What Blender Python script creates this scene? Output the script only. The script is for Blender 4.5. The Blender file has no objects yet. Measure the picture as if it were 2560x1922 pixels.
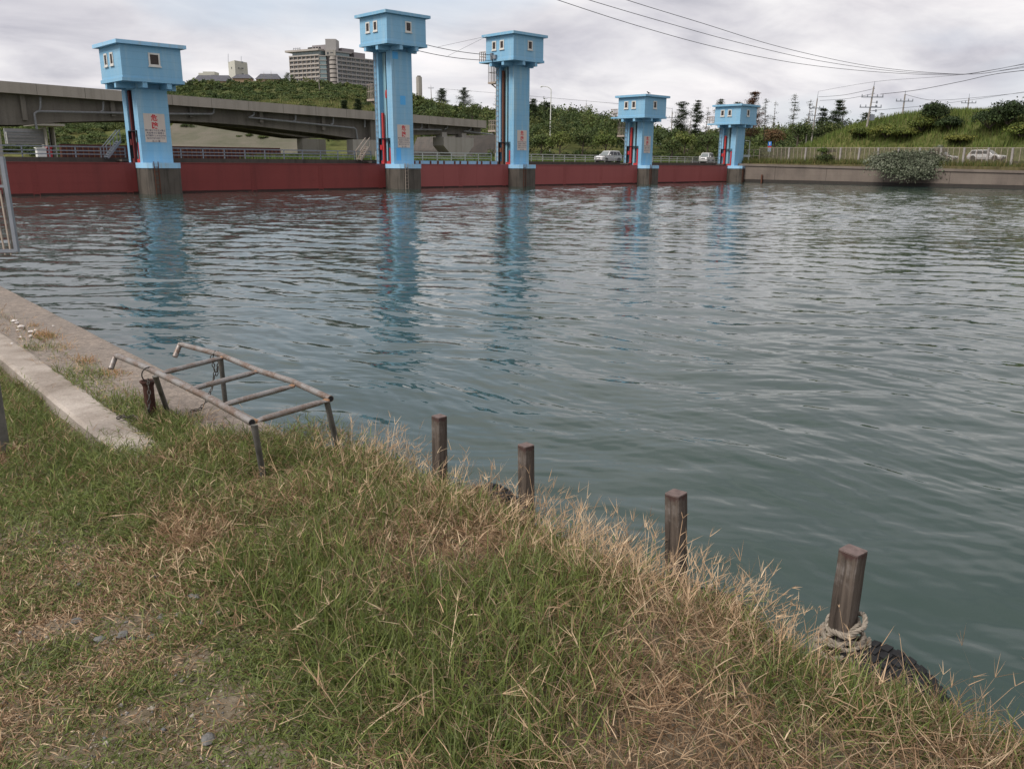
import bpy, math, random
import numpy as np
from mathutils import Vector, Matrix
R = math.radians
random.seed(7); rng = np.random.default_rng(11)
C = bpy.context.scene.collection
scene = bpy.context.scene

# ------------------------------------------------------------------ camera
EYE = 2.70                                   # eye height over the water (z = 0)
PITCH, ROLL = R(14.832), R(0.3395)
FPX = 2080.1                                 # focal length in pixels of a 2560 px wide frame
cam_d = bpy.data.cameras.new('camera'); cam = bpy.data.objects.new('camera', cam_d); C.objects.link(cam)
cam_d.sensor_width = 36.0; cam_d.lens = FPX / 2560 * 36.0
cam_d.clip_start = 0.05; cam_d.clip_end = 5000
_f = Vector((0, math.cos(PITCH), -math.sin(PITCH))); _u0 = Vector((0, math.sin(PITCH), math.cos(PITCH))); _x0 = Vector((1, 0, 0))
_x = _x0 * math.cos(ROLL) + _u0 * math.sin(ROLL); _u = _u0 * math.cos(ROLL) - _x0 * math.sin(ROLL)
cam.matrix_world = Matrix(((_x.x, _u.x, -_f.x, 0), (_x.y, _u.y, -_f.y, 0), (_x.z, _u.z, -_f.z, EYE), (0, 0, 0, 1)))
scene.camera = cam

# ------------------------------------------------------------------ light, sky, exposure
SUN_EL, SUN_AZ = R(50), R(235)               # azimuth clockwise from +Y: behind and left of the camera
scene.view_settings.view_transform = 'Standard'; scene.view_settings.look = 'None'
scene.view_settings.exposure = 0.47; scene.view_settings.gamma = 1.0
sun_d = bpy.data.lights.new('sun', 'SUN'); sun = bpy.data.objects.new('sun', sun_d); C.objects.link(sun)
sun_d.energy = 2.4; sun_d.angle = R(24); sun_d.color = (1.0, 0.95, 0.88)
sdir = Vector((math.sin(SUN_AZ) * math.cos(SUN_EL), math.cos(SUN_AZ) * math.cos(SUN_EL), math.sin(SUN_EL)))
sun.rotation_euler = sdir.to_track_quat('Z', 'Y').to_euler(); sun.location = (0, 0, 60)

class NT:
    """small helper round a node tree"""
    def __init__(s, tree): s.t = tree; s.n = tree.nodes; s.l = tree.links
    def node(s, typ, **kw):
        nd = s.n.new(typ)
        for k, v in kw.items():
            if k == 'inp':
                for kk, vv in v.items(): s.put(nd, kk, vv)
            else: setattr(nd, k, v)
        return nd
    def put(s, nd, key, v):
        if isinstance(v, bpy.types.NodeSocket): s.l.new(v, nd.inputs[key])
        else: nd.inputs[key].default_value = v
    def math(s, op, a, b=0.0, c=None, clamp=False):
        nd = s.n.new('ShaderNodeMath'); nd.operation = op; nd.use_clamp = clamp
        s.put(nd, 0, a); s.put(nd, 1, b)
        if c is not None: s.put(nd, 2, c)
        return nd.outputs[0]
    def vec(s, op, a, b=(0, 0, 0), out=0):
        nd = s.n.new('ShaderNodeVectorMath'); nd.operation = op
        s.put(nd, 0, a)
        if op == 'SCALE': s.put(nd, 'Scale', b)
        else: s.put(nd, 1, b)
        return nd.outputs[out]
    def noise(s, vecsock, scale, detail=4, rough=0.55, out='Fac', dist=0.0):
        nd = s.n.new('ShaderNodeTexNoise'); nd.inputs['Scale'].default_value = scale
        nd.inputs['Detail'].default_value = detail; nd.inputs['Roughness'].default_value = rough
        nd.inputs['Distortion'].default_value = dist
        if vecsock is not None: s.l.new(vecsock, nd.inputs['Vector'])
        return nd.outputs[out]
    def mapping(s, v, scale=(1, 1, 1), loc=(0, 0, 0), rot=(0, 0, 0)):
        nd = s.n.new('ShaderNodeMapping'); s.l.new(v, nd.inputs['Vector'])
        nd.inputs['Scale'].default_value = scale; nd.inputs['Location'].default_value = loc; nd.inputs['Rotation'].default_value = rot
        return nd.outputs[0]
    def ramp(s, fac, stops, interp='LINEAR'):
        nd = s.n.new('ShaderNodeValToRGB'); cr = nd.color_ramp; cr.interpolation = interp
        while len(cr.elements) < len(stops): cr.elements.new(0.5)
        for e, (p, c) in zip(cr.elements, stops):
            e.position = p; e.color = (c, c, c, 1) if not hasattr(c, '__len__') else (*c[:3], 1)
        s.l.new(fac, nd.inputs[0]); return nd.outputs[0]
    def mix(s, fac, a, b, blend='MIX'):
        nd = s.n.new('ShaderNodeMix'); nd.data_type = 'RGBA'; nd.blend_type = blend
        s.put(nd, 0, fac)
        for i, v in ((6, a), (7, b)):
            if isinstance(v, bpy.types.NodeSocket): s.l.new(v, nd.inputs[i])
            else: nd.inputs[i].default_value = (*v[:3], 1)
        return nd.outputs[2]

w = bpy.data.worlds.new('World'); scene.world = w; w.use_nodes = True
W = NT(w.node_tree); W.n.clear()
out = W.node('ShaderNodeOutputWorld'); bg = W.node('ShaderNodeBackground'); bg.inputs['Strength'].default_value = 0.094
W.l.new(bg.outputs[0], out.inputs[0])
sky = W.node('ShaderNodeTexSky'); sky.sky_type = 'NISHITA'; sky.sun_disc = False
sky.sun_elevation = SUN_EL; sky.sun_rotation = SUN_AZ; sky.dust_density = 2.0
tc = W.node('ShaderNodeTexCoord')
dirv = W.vec('NORMALIZE', tc.outputs['Generated'])
sep = W.node('ShaderNodeSeparateXYZ'); W.l.new(dirv, sep.inputs[0])
den = W.math('ADD', W.math('MAXIMUM', sep.outputs[2], 0.0), 0.20)
cb = W.node('ShaderNodeCombineXYZ')
W.l.new(W.math('DIVIDE', sep.outputs[0], den), cb.inputs[0]); W.l.new(W.math('DIVIDE', sep.outputs[1], den), cb.inputs[1])
cv = W.mapping(cb.outputs[0], (1.0, 0.8, 1), (3.1, 1.7, 0), (0, 0, R(-24)))
n1 = W.noise(cv, 0.95, 7, 0.56, dist=0.3)            # broad cloud decks
n2 = W.noise(W.mapping(cv, (1, 1.5, 1), (7, 2, 3)), 2.0, 6, 0.55, dist=0.4)     # thickness in the deck
n3 = W.noise(W.mapping(cv, (1, 1, 1), (-4, 9, 1)), 0.8, 4, 0.5)                # thin places
cloud = W.ramp(n2, [(0.28, (4.6, 4.55, 4.95)), (0.44, (6.0, 5.88, 6.15)), (0.60, (7.2, 7.05, 7.15)), (0.78, (8.0, 7.75, 7.8))])
shade = W.ramp(n1, [(0.32, (0.76, 0.765, 0.81)), (0.52, (0.99, 0.99, 0.99)), (0.7, (1.08, 1.06, 1.05))])
cloud = W.mix(1.0, cloud, shade, 'MULTIPLY')
thin = W.ramp(n3, [(0.52, 0.0), (0.70, 0.8)])
blue = W.mix(0.55, sky.outputs[0], (6.6, 7.2, 8.0))
colr = W.mix(thin, cloud, blue)
W.l.new(colr, bg.inputs['Color'])

# ------------------------------------------------------------------ places: pixel of the photograph -> point in the world
EYEV = Vector((0, 0, EYE))
def ray(u, v): return _x * ((u - 1280) / FPX) - _u * ((v - 961) / FPX) + _f
def at(u, v, z):
    r = ray(u, v); return EYEV + r * ((z - EYE) / r.z)
def aty(u, v, y):
    r = ray(u, v); return EYEV + r * (y / r.y)
TH = R(44.105)                               # direction of the weir
DV = Vector((math.cos(TH), math.sin(TH), 0)); NV = Vector((math.sin(TH), -math.cos(TH), 0))
T0 = Vector((-31.7, 75.27, 0))
def atoff(u, v, off):                        # on the upright plane along the weir, off metres in front of it
    r = ray(u, v); s = (T0 + NV * off - EYEV).dot(NV) / r.dot(NV); return EYEV + r * s
def weir(s, off, z=0.0): return T0 + DV * s + NV * off + Vector((0, 0, z))

# ------------------------------------------------------------------ mesh helpers
class MB:
    def __init__(s): s.v = []; s.f = []
    def add(s, vs, fs):
        b = len(s.v); s.v += [tuple(p) for p in vs]; s.f += [tuple(b + i for i in f) for f in fs]
    def box(s, x0, x1, y0, y1, z0, z1, M=None):
        vs = [Vector((x, y, z)) for z in (z0, z1) for y in (y0, y1) for x in (x0, x1)]
        if M is not None: vs = [M @ p for p in vs]
        s.add(vs, [(0, 2, 3, 1), (4, 5, 7, 6), (0, 1, 5, 4), (2, 6, 7, 3), (0, 4, 6, 2), (1, 3, 7, 5)])
    def prism(s, poly, z0, z1):              # polygon in XY, counter-clockwise, extruded in z
        n = len(poly); vs = [(x, y, z0) for x, y in poly] + [(x, y, z1) for x, y in poly]
        s.add(vs, [tuple(range(n - 1, -1, -1)), tuple(range(n, 2 * n))] + [(i, (i + 1) % n, n + (i + 1) % n, n + i) for i in range(n)])
    def bar(s, a, b, w, h=None, up=(0, 0, 1)):
        h = h or w; a = Vector(a); b = Vector(b); t = (b - a).normalized(); up = Vector(up)
        if abs(t.dot(up)) > 0.98: up = Vector((1, 0, 0))
        sx = t.cross(up).normalized(); sy = sx.cross(t).normalized()
        vs = [p + sx * (i * w / 2) + sy * (j * h / 2) for p in (a, b) for i, j in ((-1, -1), (1, -1), (1, 1), (-1, 1))]
        s.add(vs, [(0, 3, 2, 1), (4, 5, 6, 7)] + [(i, (i + 1) % 4, 4 + (i + 1) % 4, 4 + i) for i in range(4)])
    def tube(s, path, r, n=8, caps=True, closed=False):
        P = [Vector(p) for p in path]; m = len(P); rs = r if hasattr(r, '__len__') else [r] * m
        rings = []; up = None
        for i, p in enumerate(P):
            if closed: t = (P[(i + 1) % m] - P[i - 1])
            else: t = P[min(i + 1, m - 1)] - P[max(i - 1, 0)]
            t.normalize()
            if up is None:
                up = Vector((0, 0, 1)) if abs(t.z) < 0.9 else Vector((1, 0, 0))
            sx = t.cross(up)
            if sx.length < 1e-4: sx = t.cross(Vector((0.3, 1, 0.2)))
            sx.normalize(); sy = sx.cross(t).normalized(); up = sy
            rings.append([p + (sx * math.cos(a) + sy * math.sin(a)) * rs[i] for a in (2 * math.pi * k / n for k in range(n))])
        vs = [q for rg in rings for q in rg]; fs = []
        for i in range(m if closed else m - 1):
            j = (i + 1) % m
            fs += [(i * n + k, i * n + (k + 1) % n, j * n + (k + 1) % n, j * n + k) for k in range(n)]
        if caps and not closed: fs += [tuple(range(n - 1, -1, -1)), tuple((m - 1) * n + k for k in range(n))]
        s.add(vs, fs)
    def lathe(s, prof, n=16, M=None):        # (radius, z) pairs
        vs = [Vector((r * math.cos(2 * math.pi * k / n), r * math.sin(2 * math.pi * k / n), z)) for r, z in prof for k in range(n)]
        if M is not None: vs = [M @ p for p in vs]
        m = len(prof)
        s.add(vs, [(i * n + k, i * n + (k + 1) % n, (i + 1) * n + (k + 1) % n, (i + 1) * n + k) for i in range(m - 1) for k in range(n)]
              + [tuple(range(n - 1, -1, -1)), tuple((m - 1) * n + k for k in range(n))])
    def build(s, name, mat, parent=None, loc=None, rotz=0.0, smooth=False, bevel=0.0):
        me = bpy.data.meshes.new(name); me.from_pydata(s.v, [], s.f); me.update()
        me.materials.append(mat)
        if smooth:
            me.polygons.foreach_set('use_smooth', [True] * len(me.polygons))
        o = bpy.data.objects.new(name, me); C.objects.link(o)
        if smooth: sharp(me, 40)
        if bevel:
            b = o.modifiers.new('bevel', 'BEVEL'); b.width = bevel; b.segments = 2; b.limit_method = 'ANGLE'
        if loc is not None: o.location = loc
        o.rotation_euler.z = rotz
        if parent is not None: o.parent = parent
        return o
def sharp(me, deg):
    import bmesh
    bm = bmesh.new(); bm.from_mesh(me)
    for e in bm.edges:
        if len(e.link_faces) != 2 or e.calc_face_angle(0) > R(deg): e.smooth = False
    bm.to_mesh(me); bm.free()
def tag(o, label, cat, group=None, kind=None):
    if label: o['label'] = label
    if cat: o['category'] = cat
    if group: o['group'] = group
    if kind: o['kind'] = kind
    return o
def empty(name, loc=(0, 0, 0), rotz=0.0):
    o = bpy.data.objects.new(name, None); C.objects.link(o); o.location = loc; o.rotation_euler.z = rotz; o.empty_display_size = 0.2
    return o
def structure(o): o['kind'] = 'structure'; return o
def copy_tree(o, parent=None):
    c = o.copy(); C.objects.link(c)
    if parent is not None: c.parent = parent
    for ch in [k for k in o.children]: copy_tree(ch, c)
    return c
def fast_mesh(name, co, faces, mat, col=None, smooth=False):
    """co (N,3); faces list of (M,k) index arrays; col (N,3) per vertex"""
    me = bpy.data.meshes.new(name); co = np.ascontiguousarray(co, np.float32)
    me.vertices.add(len(co)); me.vertices.foreach_set('co', co.ravel())
    li = np.concatenate([f.ravel() for f in faces]).astype(np.int32)
    ln = np.concatenate([np.full(len(f), f.shape[1], np.int32) for f in faces])
    st = np.concatenate([[0], np.cumsum(ln)[:-1]]).astype(np.int32)
    me.loops.add(len(li)); me.loops.foreach_set('vertex_index', li)
    me.polygons.add(len(ln)); me.polygons.foreach_set('loop_start', st)
    if smooth: me.polygons.foreach_set('use_smooth', np.ones(len(ln), bool))
    if col is not None:
        a = me.color_attributes.new('tint', 'FLOAT_COLOR', 'POINT')
        a.data.foreach_set('color', np.ascontiguousarray(np.concatenate([col, np.ones((len(col), 1))], 1), np.float32).ravel())
    me.update(calc_edges=True); me.validate()
    if mat is not None: me.materials.append(mat)
    o = bpy.data.objects.new(name, me); C.objects.link(o); return o

# ------------------------------------------------------------------ materials
def material(name):
    m = bpy.data.materials.new(name); m.use_nodes = True; t = NT(m.node_tree); t.n.clear()
    o = t.node('ShaderNodeOutputMaterial'); p = t.node('ShaderNodeBsdfPrincipled'); t.l.new(p.outputs[0], o.inputs[0])
    return m, t, p
def coords(t, world=False):
    if world:
        return t.node('ShaderNodeNewGeometry').outputs['Position']
    return t.node('ShaderNodeTexCoord').outputs['Object']
def bump(t, p, h, strength=0.3, dist=0.02):
    b = t.node('ShaderNodeBump'); b.inputs['Strength'].default_value = strength; b.inputs['Distance'].default_value = dist
    t.l.new(h, b.inputs['Height']); t.l.new(b.outputs[0], p.inputs['Normal'])
def plain(name, col, rough=0.6, metal=0.0, var=0.12, scale=3.0, spec=0.3, world=False):
    m, t, p = material(name); v = coords(t, world)
    n = t.noise(v, scale, 5, 0.6)
    c = t.mix(t.ramp(n, [(0.3, 0.0), (0.7, 1.0)]), tuple(x * (1 - var) for x in col), tuple(min(1, x * (1 + var)) for x in col))
    t.l.new(c, p.inputs['Base Color']); p.inputs['Roughness'].default_value = rough; p.inputs['Metallic'].default_value = metal
    p.inputs['Specular IOR Level'].default_value = spec
    return m
def weathered(name, col, stain, amt=0.5, streak=1.0, grain=0.15, scale=0.8, rough=0.75, boards=0.0, patch=None, spec=0.25, blotch=0.4, world=False, rust=None, rust_amt=0.6):
    """painted or bare masonry: broad blotches, vertical run marks, fine grain, optional board marks and rust runs"""
    m, t, p = material(name); v = coords(t, world)
    bl = t.ramp(t.noise(v, scale * 0.45, 5, 0.6), [(0.35, 0.0), (0.72, 1.0)])
    st = t.ramp(t.noise(t.mapping(v, (2.4 * scale, 2.4 * scale, 0.16 * scale)), 1.0, 5, 0.65), [(0.48, 0.0), (0.75, 1.0)])
    gr = t.noise(v, scale * 22, 4, 0.7)
    fac = t.math('MULTIPLY', t.math('ADD', t.math('MULTIPLY', bl, blotch), t.math('MULTIPLY', st, streak * 0.8)), amt, clamp=True)
    c = t.mix(fac, col, stain)
    if patch:
        pm = t.ramp(t.noise(v, 0.23, 2, 0.4), [(0.62, 0.0), (0.64, 1.0)])
        c = t.mix(t.math('MULTIPLY', pm, 0.6), c, patch)
    if rust:
        rr = t.ramp(t.noise(t.mapping(v, (5 * scale, 5 * scale, 0.12 * scale), (3, 8, 1)), 1.0, 4, 0.6), [(0.66, 0.0), (0.76, 1.0)])
        c = t.mix(t.math('MULTIPLY', rr, rust_amt), c, rust)
    g = t.ramp(gr, [(0.25, 1.0 - grain), (0.75, 1.0 + grain * 0.6)])
    c = t.mix(1.0, c, g, 'MULTIPLY')
    h = gr
    if boards:
        sz = t.node('ShaderNodeSeparateXYZ'); t.l.new(v, sz.inputs[0])
        fr = t.math('FRACT', t.math('DIVIDE', sz.outputs[2], boards))
        ln = t.ramp(fr, [(0.0, 0.86), (0.05, 1.0), (0.95, 1.0), (1.0, 0.86)])
        c = t.mix(1.0, c, ln, 'MULTIPLY')
    t.l.new(c, p.inputs['Base Color']); p.inputs['Roughness'].default_value = rough; p.inputs['Specular IOR Level'].default_value = spec
    bump(t, p, h, 0.25, 0.02)
    return m
def tinted(name, rough=0.75, trans=0.25, spec=0.15):
    m, t, p = material(name); a = t.node('ShaderNodeAttribute'); a.attribute_name = 'tint'
    t.l.new(a.outputs['Color'], p.inputs['Base Color']); p.inputs['Roughness'].default_value = rough; p.inputs['Specular IOR Level'].default_value = spec
    if trans:
        tr = t.node('ShaderNodeBsdfTranslucent'); t.l.new(a.outputs['Color'], tr.inputs[0])
        mx = t.node('ShaderNodeMixShader'); mx.inputs[0].default_value = trans
        t.l.new(p.outputs[0], mx.inputs[1]); t.l.new(tr.outputs[0], mx.inputs[2])
        o = [n for n in t.n if n.type == 'OUTPUT_MATERIAL'][0]; t.l.new(mx.outputs[0], o.inputs[0])
    return m
M = {}
M['blue'] = weathered('blue_paint', (0.195, 0.415, 0.605), (0.34, 0.50, 0.60), 0.85, 1.0, 0.06, 0.7, 0.65, boards=0.6, rust=(0.13, 0.23, 0.29), rust_amt=0.6)
M['blue_rusty'] = weathered('blue_paint_rust_run', (0.175, 0.40, 0.60), (0.34, 0.47, 0.52), 0.9, 1.1, 0.06, 0.8, 0.65, boards=0.6, rust=(0.26, 0.15, 0.085), rust_amt=0.75)
M['blue_clean'] = weathered('blue_paint_repainted', (0.10, 0.40, 0.76), (0.14, 0.44, 0.76), 0.4, 0.5, 0.04, 0.7, 0.6)
M['blue_curb'] = weathered('blue_curb_paint', (0.30, 0.57, 0.82), (0.36, 0.42, 0.42), 0.7, 1.2, 0.06, 1.2, 0.65, rust=(0.20, 0.17, 0.10))
M['groove'] = weathered('groove_paint', (0.20, 0.40, 0.50), (0.30, 0.36, 0.30), 0.9, 1.4, 0.08, 1.0, 0.7, rust=(0.32, 0.15, 0.06))
M['base'] = weathered('wet_concrete', (0.115, 0.10, 0.085), (0.040, 0.036, 0.030), 1.0, 1.3, 0.25, 1.6, 0.85, rust=(0.07, 0.07, 0.035))
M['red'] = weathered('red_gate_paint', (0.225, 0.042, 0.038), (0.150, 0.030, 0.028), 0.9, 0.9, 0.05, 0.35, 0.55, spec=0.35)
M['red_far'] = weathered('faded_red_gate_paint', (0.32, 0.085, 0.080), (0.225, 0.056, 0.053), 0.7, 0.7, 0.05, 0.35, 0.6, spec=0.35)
M['red_bright'] = weathered('red_guide_paint', (0.42, 0.025, 0.045), (0.36, 0.10, 0.04), 0.6, 1.2, 0.1, 1.5, 0.55)
M['rust'] = weathered('rusty_steel', (0.15, 0.062, 0.038), (0.09, 0.04, 0.03), 0.9, 1.0, 0.3, 3, 0.85)
M['steel_dark'] = plain('dark_steel', (0.035, 0.035, 0.04), 0.5, 0.4, 0.3)
M['steel'] = plain('grey_steel', (0.23, 0.25, 0.28), 0.5, 0.3, 0.15, 6)
M['rail_grey'] = plain('grey_rail_paint', (0.22, 0.25, 0.29), 0.5, 0.0, 0.15, 6)
M['rail_pale'] = plain('pale_rail_paint', (0.44, 0.46, 0.42), 0.5, 0.0, 0.12, 6)
M['rail_rust'] = plain('rusty_pale_rail', (0.36, 0.30, 0.25), 0.6, 0.0, 0.3, 8)
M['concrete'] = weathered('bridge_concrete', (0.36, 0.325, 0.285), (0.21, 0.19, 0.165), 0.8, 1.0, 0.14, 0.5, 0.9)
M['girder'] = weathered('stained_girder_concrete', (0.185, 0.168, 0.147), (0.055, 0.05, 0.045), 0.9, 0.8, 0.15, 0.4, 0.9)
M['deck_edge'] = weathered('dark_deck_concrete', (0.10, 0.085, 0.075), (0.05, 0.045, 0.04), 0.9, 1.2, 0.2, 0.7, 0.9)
M['pale_conc'] = weathered('pale_concrete', (0.36, 0.34, 0.31), (0.22, 0.20, 0.17), 0.7, 1.0, 0.12, 0.8, 0.9)
M['pipe'] = plain('grey_drain_pipe', (0.20, 0.205, 0.215), 0.45, 0.0, 0.2, 4)
M['white'] = plain('white_paint', (0.74, 0.73, 0.70), 0.4, 0.0, 0.04, 2)
M['sign'] = weathered('sign_board', (0.58, 0.50, 0.44), (0.50, 0.42, 0.38), 0.6, 1.0, 0.05, 2.5, 0.5)
M['ink_red'] = plain('sign_red', (0.50, 0.035, 0.045), 0.5)
M['ink_navy'] = plain('sign_navy', (0.09, 0.09, 0.13), 0.5)
M['dark'] = plain('dark_opening', (0.018, 0.018, 0.02), 0.5)
M['louver'] = plain('louvre_brown', (0.06, 0.045, 0.04), 0.5, 0, 0.3, 12)
M['frame'] = plain('window_frame_white', (0.62, 0.60, 0.56), 0.4)
# ------------------------------------------------------------------ water
def far_wall_side(P):                        # distance to the land side of the right-hand river wall
    return (P[0] - 37.5) * 0.818 + (P[1] - 143.0) * 0.574
def sstep(x, a, b):
    t = np.clip((x - a) / (b - a), 0, 1); return t * t * (3 - 2 * t)
def make_water():
    rows = []; r = 1.2
    while r < 175: rows.append(r); r += min(0.34, max(0.018, 0.62 * r * r / (EYE * 830) , 0.0016 * r))
    rr = np.array(rows); aa = np.radians(np.linspace(-58, 60, 960))
    Rg, Ag = np.meshgrid(rr, aa, indexing='ij'); X = Rg * np.sin(Ag); Y = Rg * np.cos(Ag)
    step = np.maximum(np.gradient(rr)[:, None], Rg * (aa[1] - aa[0]) * 0.8)
    lr = np.random.default_rng(5); Z = np.zeros_like(X)
    wx = X + 0.5 * np.sin(Y * 0.35 + 1.1) + 0.22 * np.sin(X * 0.9 + Y * 1.3)
    wy = Y + 0.5 * np.sin(X * 0.31 + 0.4) + 0.22 * np.sin(X * 1.1 - Y * 0.8 + 2)
    K = 72
    for i in range(K):
        lam = 0.14 * (2.0 / 0.14) ** ((i + lr.random()) / K)
        th = R(60) + lr.normal(0, 0.42)                     # travel direction: across the pool, towards the bank
        k = 2 * np.pi / lam; amp = 0.0185 / k * lr.uniform(0.5, 1.3)
        fade = np.clip((lam / step - 2.2) / 2.0, 0, 1)
        ph = k * (wx * math.cos(th) + wy * math.sin(th)) + lr.random() * 6.28
        Z += amp * fade * (np.sin(ph) + 0.25 * np.cos(2 * ph))
    Z *= 0.54 + 0.95 * sstep(Y, 7, 46)
    # gusts: calmer and rougher patches
    g = 0.75 + 0.35 * np.sin(X * 0.11 + 0.7 * np.sin(Y * 0.09)) * np.sin(Y * 0.13 + 1.0)
    Z *= g
    n, m = X.shape; idx = np.arange(n * m).reshape(n, m)
    q = np.stack([idx[:-1, :-1], idx[:-1, 1:], idx[1:, 1:], idx[1:, :-1]], -1).reshape(-1, 4)
    mat, t, p = material('harbour_water')
    v = coords(t, True)
    def slopes(scale, mp, amp, rot):
        c = t.noise(t.mapping(v, mp, (0, 0, 0), (0, 0, rot)), scale, 3, 0.55, 'Color', 0.15)
        return t.vec('SCALE', t.vec('SUBTRACT', c, (0.5, 0.5, 0.5)), amp)
    s0 = slopes(0.42, (0.8, 1.2, 1.0), 0.10, R(-30))
    s1 = slopes(1.0, (0.6, 1.4, 1.0), 0.16, R(-30))
    s2 = slopes(5.5, (0.5, 1.25, 1.0), 0.34, R(-28))
    s3 = slopes(14.0, (0.5, 1.2, 1.0), 0.16, R(-32))
    gust = t.ramp(t.noise(v, 0.06, 3, 0.5), [(0.3, 0.55), (0.7, 1.15)])
    sp = t.node('ShaderNodeSeparateXYZ'); t.l.new(v, sp.inputs[0])
    shel = t.math('ADD', t.math('MULTIPLY', t.ramp(t.math('DIVIDE', sp.outputs[1], 60.0), [(0.1, 0.0), (0.7, 1.0)]), 0.68), 0.32)      # sheltered along the near bank
    sm = t.vec('SCALE', t.vec('ADD', t.vec('ADD', t.vec('ADD', s1, s0), s2), s3), t.math('MULTIPLY', gust, shel))
    sm = t.vec('MULTIPLY', sm, (0.8, 1.0, 0.0))
    geo = t.node('ShaderNodeNewGeometry')
    nrm = t.vec('NORMALIZE', t.vec('ADD', geo.outputs['Normal'], sm))
    t.l.new(nrm, p.inputs['Normal'])
    body = t.mix(t.ramp(t.noise(v, 0.12, 3, 0.5), [(0.3, 0.0), (0.7, 1.0)]), (0.016, 0.037, 0.031), (0.024, 0.046, 0.038))
    t.l.new(body, p.inputs['Base Color']); p.inputs['Roughness'].default_value = 0.035; p.inputs['IOR'].default_value = 1.333
    o = fast_mesh('water', np.stack([X, Y, Z], -1).reshape(-1, 3), [q], mat, smooth=True)
    return structure(o)
make_water()

# ------------------------------------------------------------------ the far land
UC = [-600, 250, 450, 700, 900, 1100, 1300, 1560, 2000, 3200]
DC = [140, 165, 180, 205, 260, 340, 450, 600, 900, 2500]
ZC = np.array([[2.6, 2.8, 3, 9, 15, 19, 22, 25, 25, 25], [2.6, 2.8, 3, 9, 15, 20, 24, 28, 28, 28], [2.6, 2.8, 3, 11, 15, 24, 37, 50, 54, 54], [2.6, 2.8, 3, 11, 16, 26, 39, 50, 54, 54],
               [2.6, 2.8, 3, 9, 15, 26, 39, 49, 53, 53], [2.6, 2.8, 4, 7, 13, 23, 30, 34, 36, 36], [2.6, 2.8, 4, 7, 13, 19, 22, 24, 24, 24],
               [2.6, 2.8, 4, 6, 9, 10, 10, 10, 10, 10], [2.6, 2.8, 3.6, 5, 7, 8, 8, 8, 8, 8], [2.6, 2.8, 3.6, 5, 7, 8, 8, 8, 8, 8]])
def land(x, y):
    x = np.asarray(x, float); y = np.asarray(y, float); yy = np.maximum(y, 1.0)
    u = np.clip(1280 + FPX * x / yy, UC[0], UC[-1]); dd = np.clip(y, DC[0], DC[-1])
    iu = np.clip(np.searchsorted(UC, u) - 1, 0, len(UC) - 2); idd = np.clip(np.searchsorted(DC, dd) - 1, 0, len(DC) - 2)
    U = np.array(UC, float); Dd = np.array(DC, float)
    fu = (u - U[iu]) / (U[iu + 1] - U[iu]); fd = (dd - Dd[idd]) / (Dd[idd + 1] - Dd[idd])
    z = ZC[iu, idd] * (1 - fu) * (1 - fd) + ZC[iu + 1, idd] * fu * (1 - fd) + ZC[iu, idd + 1] * (1 - fu) * fd + ZC[iu + 1, idd + 1] * fu * fd
    z = z + 0.006 * (np.clip(y, 180, 600) - 180) * np.sin(x * 0.05 + 1) * np.sin(y * 0.031)
    r = far_wall_side((x, y)); tt = (x - 37.5) * 0.574 - (y - 143.0) * 0.818
    z = np.where(r > -1, z * (1 - sstep(r, -1, 1) * 0.0) , z)
    z = z + 8.8 * sstep(r, 11.5, 33) * sstep(tt, -22, 10) * (1 - 0.5 * sstep(r, 50, 140)) + 0.35 * np.sin(x * 0.3) * np.sin(y * 0.23) * sstep(r, 14, 26)
    # the pool and the channel below the weir lie under the water sheet
    b = (x - T0.x) * NV.x + (y - T0.y) * NV.y
    s = (x - T0.x) * DV.x + (y - T0.y) * DV.y
    wet = ((b > -11.0) & (r < 1.2)) | (s < -60) & (b > -11)
    return np.where(wet, -2.5, z)
def make_land():
    xs = np.concatenate([np.linspace(-900, -180, 30)[:-1], np.linspace(-180, 130, 190), np.linspace(130, 900, 30)[1:]])
    ys = np.concatenate([np.linspace(-60, 60, 12)[:-1], np.linspace(60, 300, 170), np.linspace(300, 700, 60)[1:], np.linspace(700, 2600, 14)[1:]])
    Xg, Yg = np.meshgrid(xs, ys, indexing='ij'); Zg = land(Xg, Yg); n, m = Xg.shape
    idx = np.arange(n * m).reshape(n, m)
    q = np.stack([idx[:-1, :-1], idx[1:, :-1], idx[1:, 1:], idx[:-1, 1:]], -1).reshape(-1, 4)
    mat, t, p = material('far_ground'); v = coords(t, True)
    n1 = t.noise(v, 0.05, 6, 0.65); n2 = t.noise(v, 0.9, 5, 0.7)
    c = t.mix(t.ramp(n1, [(0.35, 0), (0.65, 1)]), (0.055, 0.075, 0.022), (0.13, 0.125, 0.045))
    c = t.mix(1.0, c, t.ramp(n2, [(0.3, 0.6), (0.7, 1.25)]), 'MULTIPLY')
    t.l.new(c, p.inputs['Base Color']); p.inputs['Roughness'].default_value = 0.95; p.inputs['Specular IOR Level'].default_value = 0.1
    return structure(fast_mesh('terrain', np.stack([Xg, Yg, Zg], -1).reshape(-1, 3), [q], mat, smooth=True))
make_land()

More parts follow.
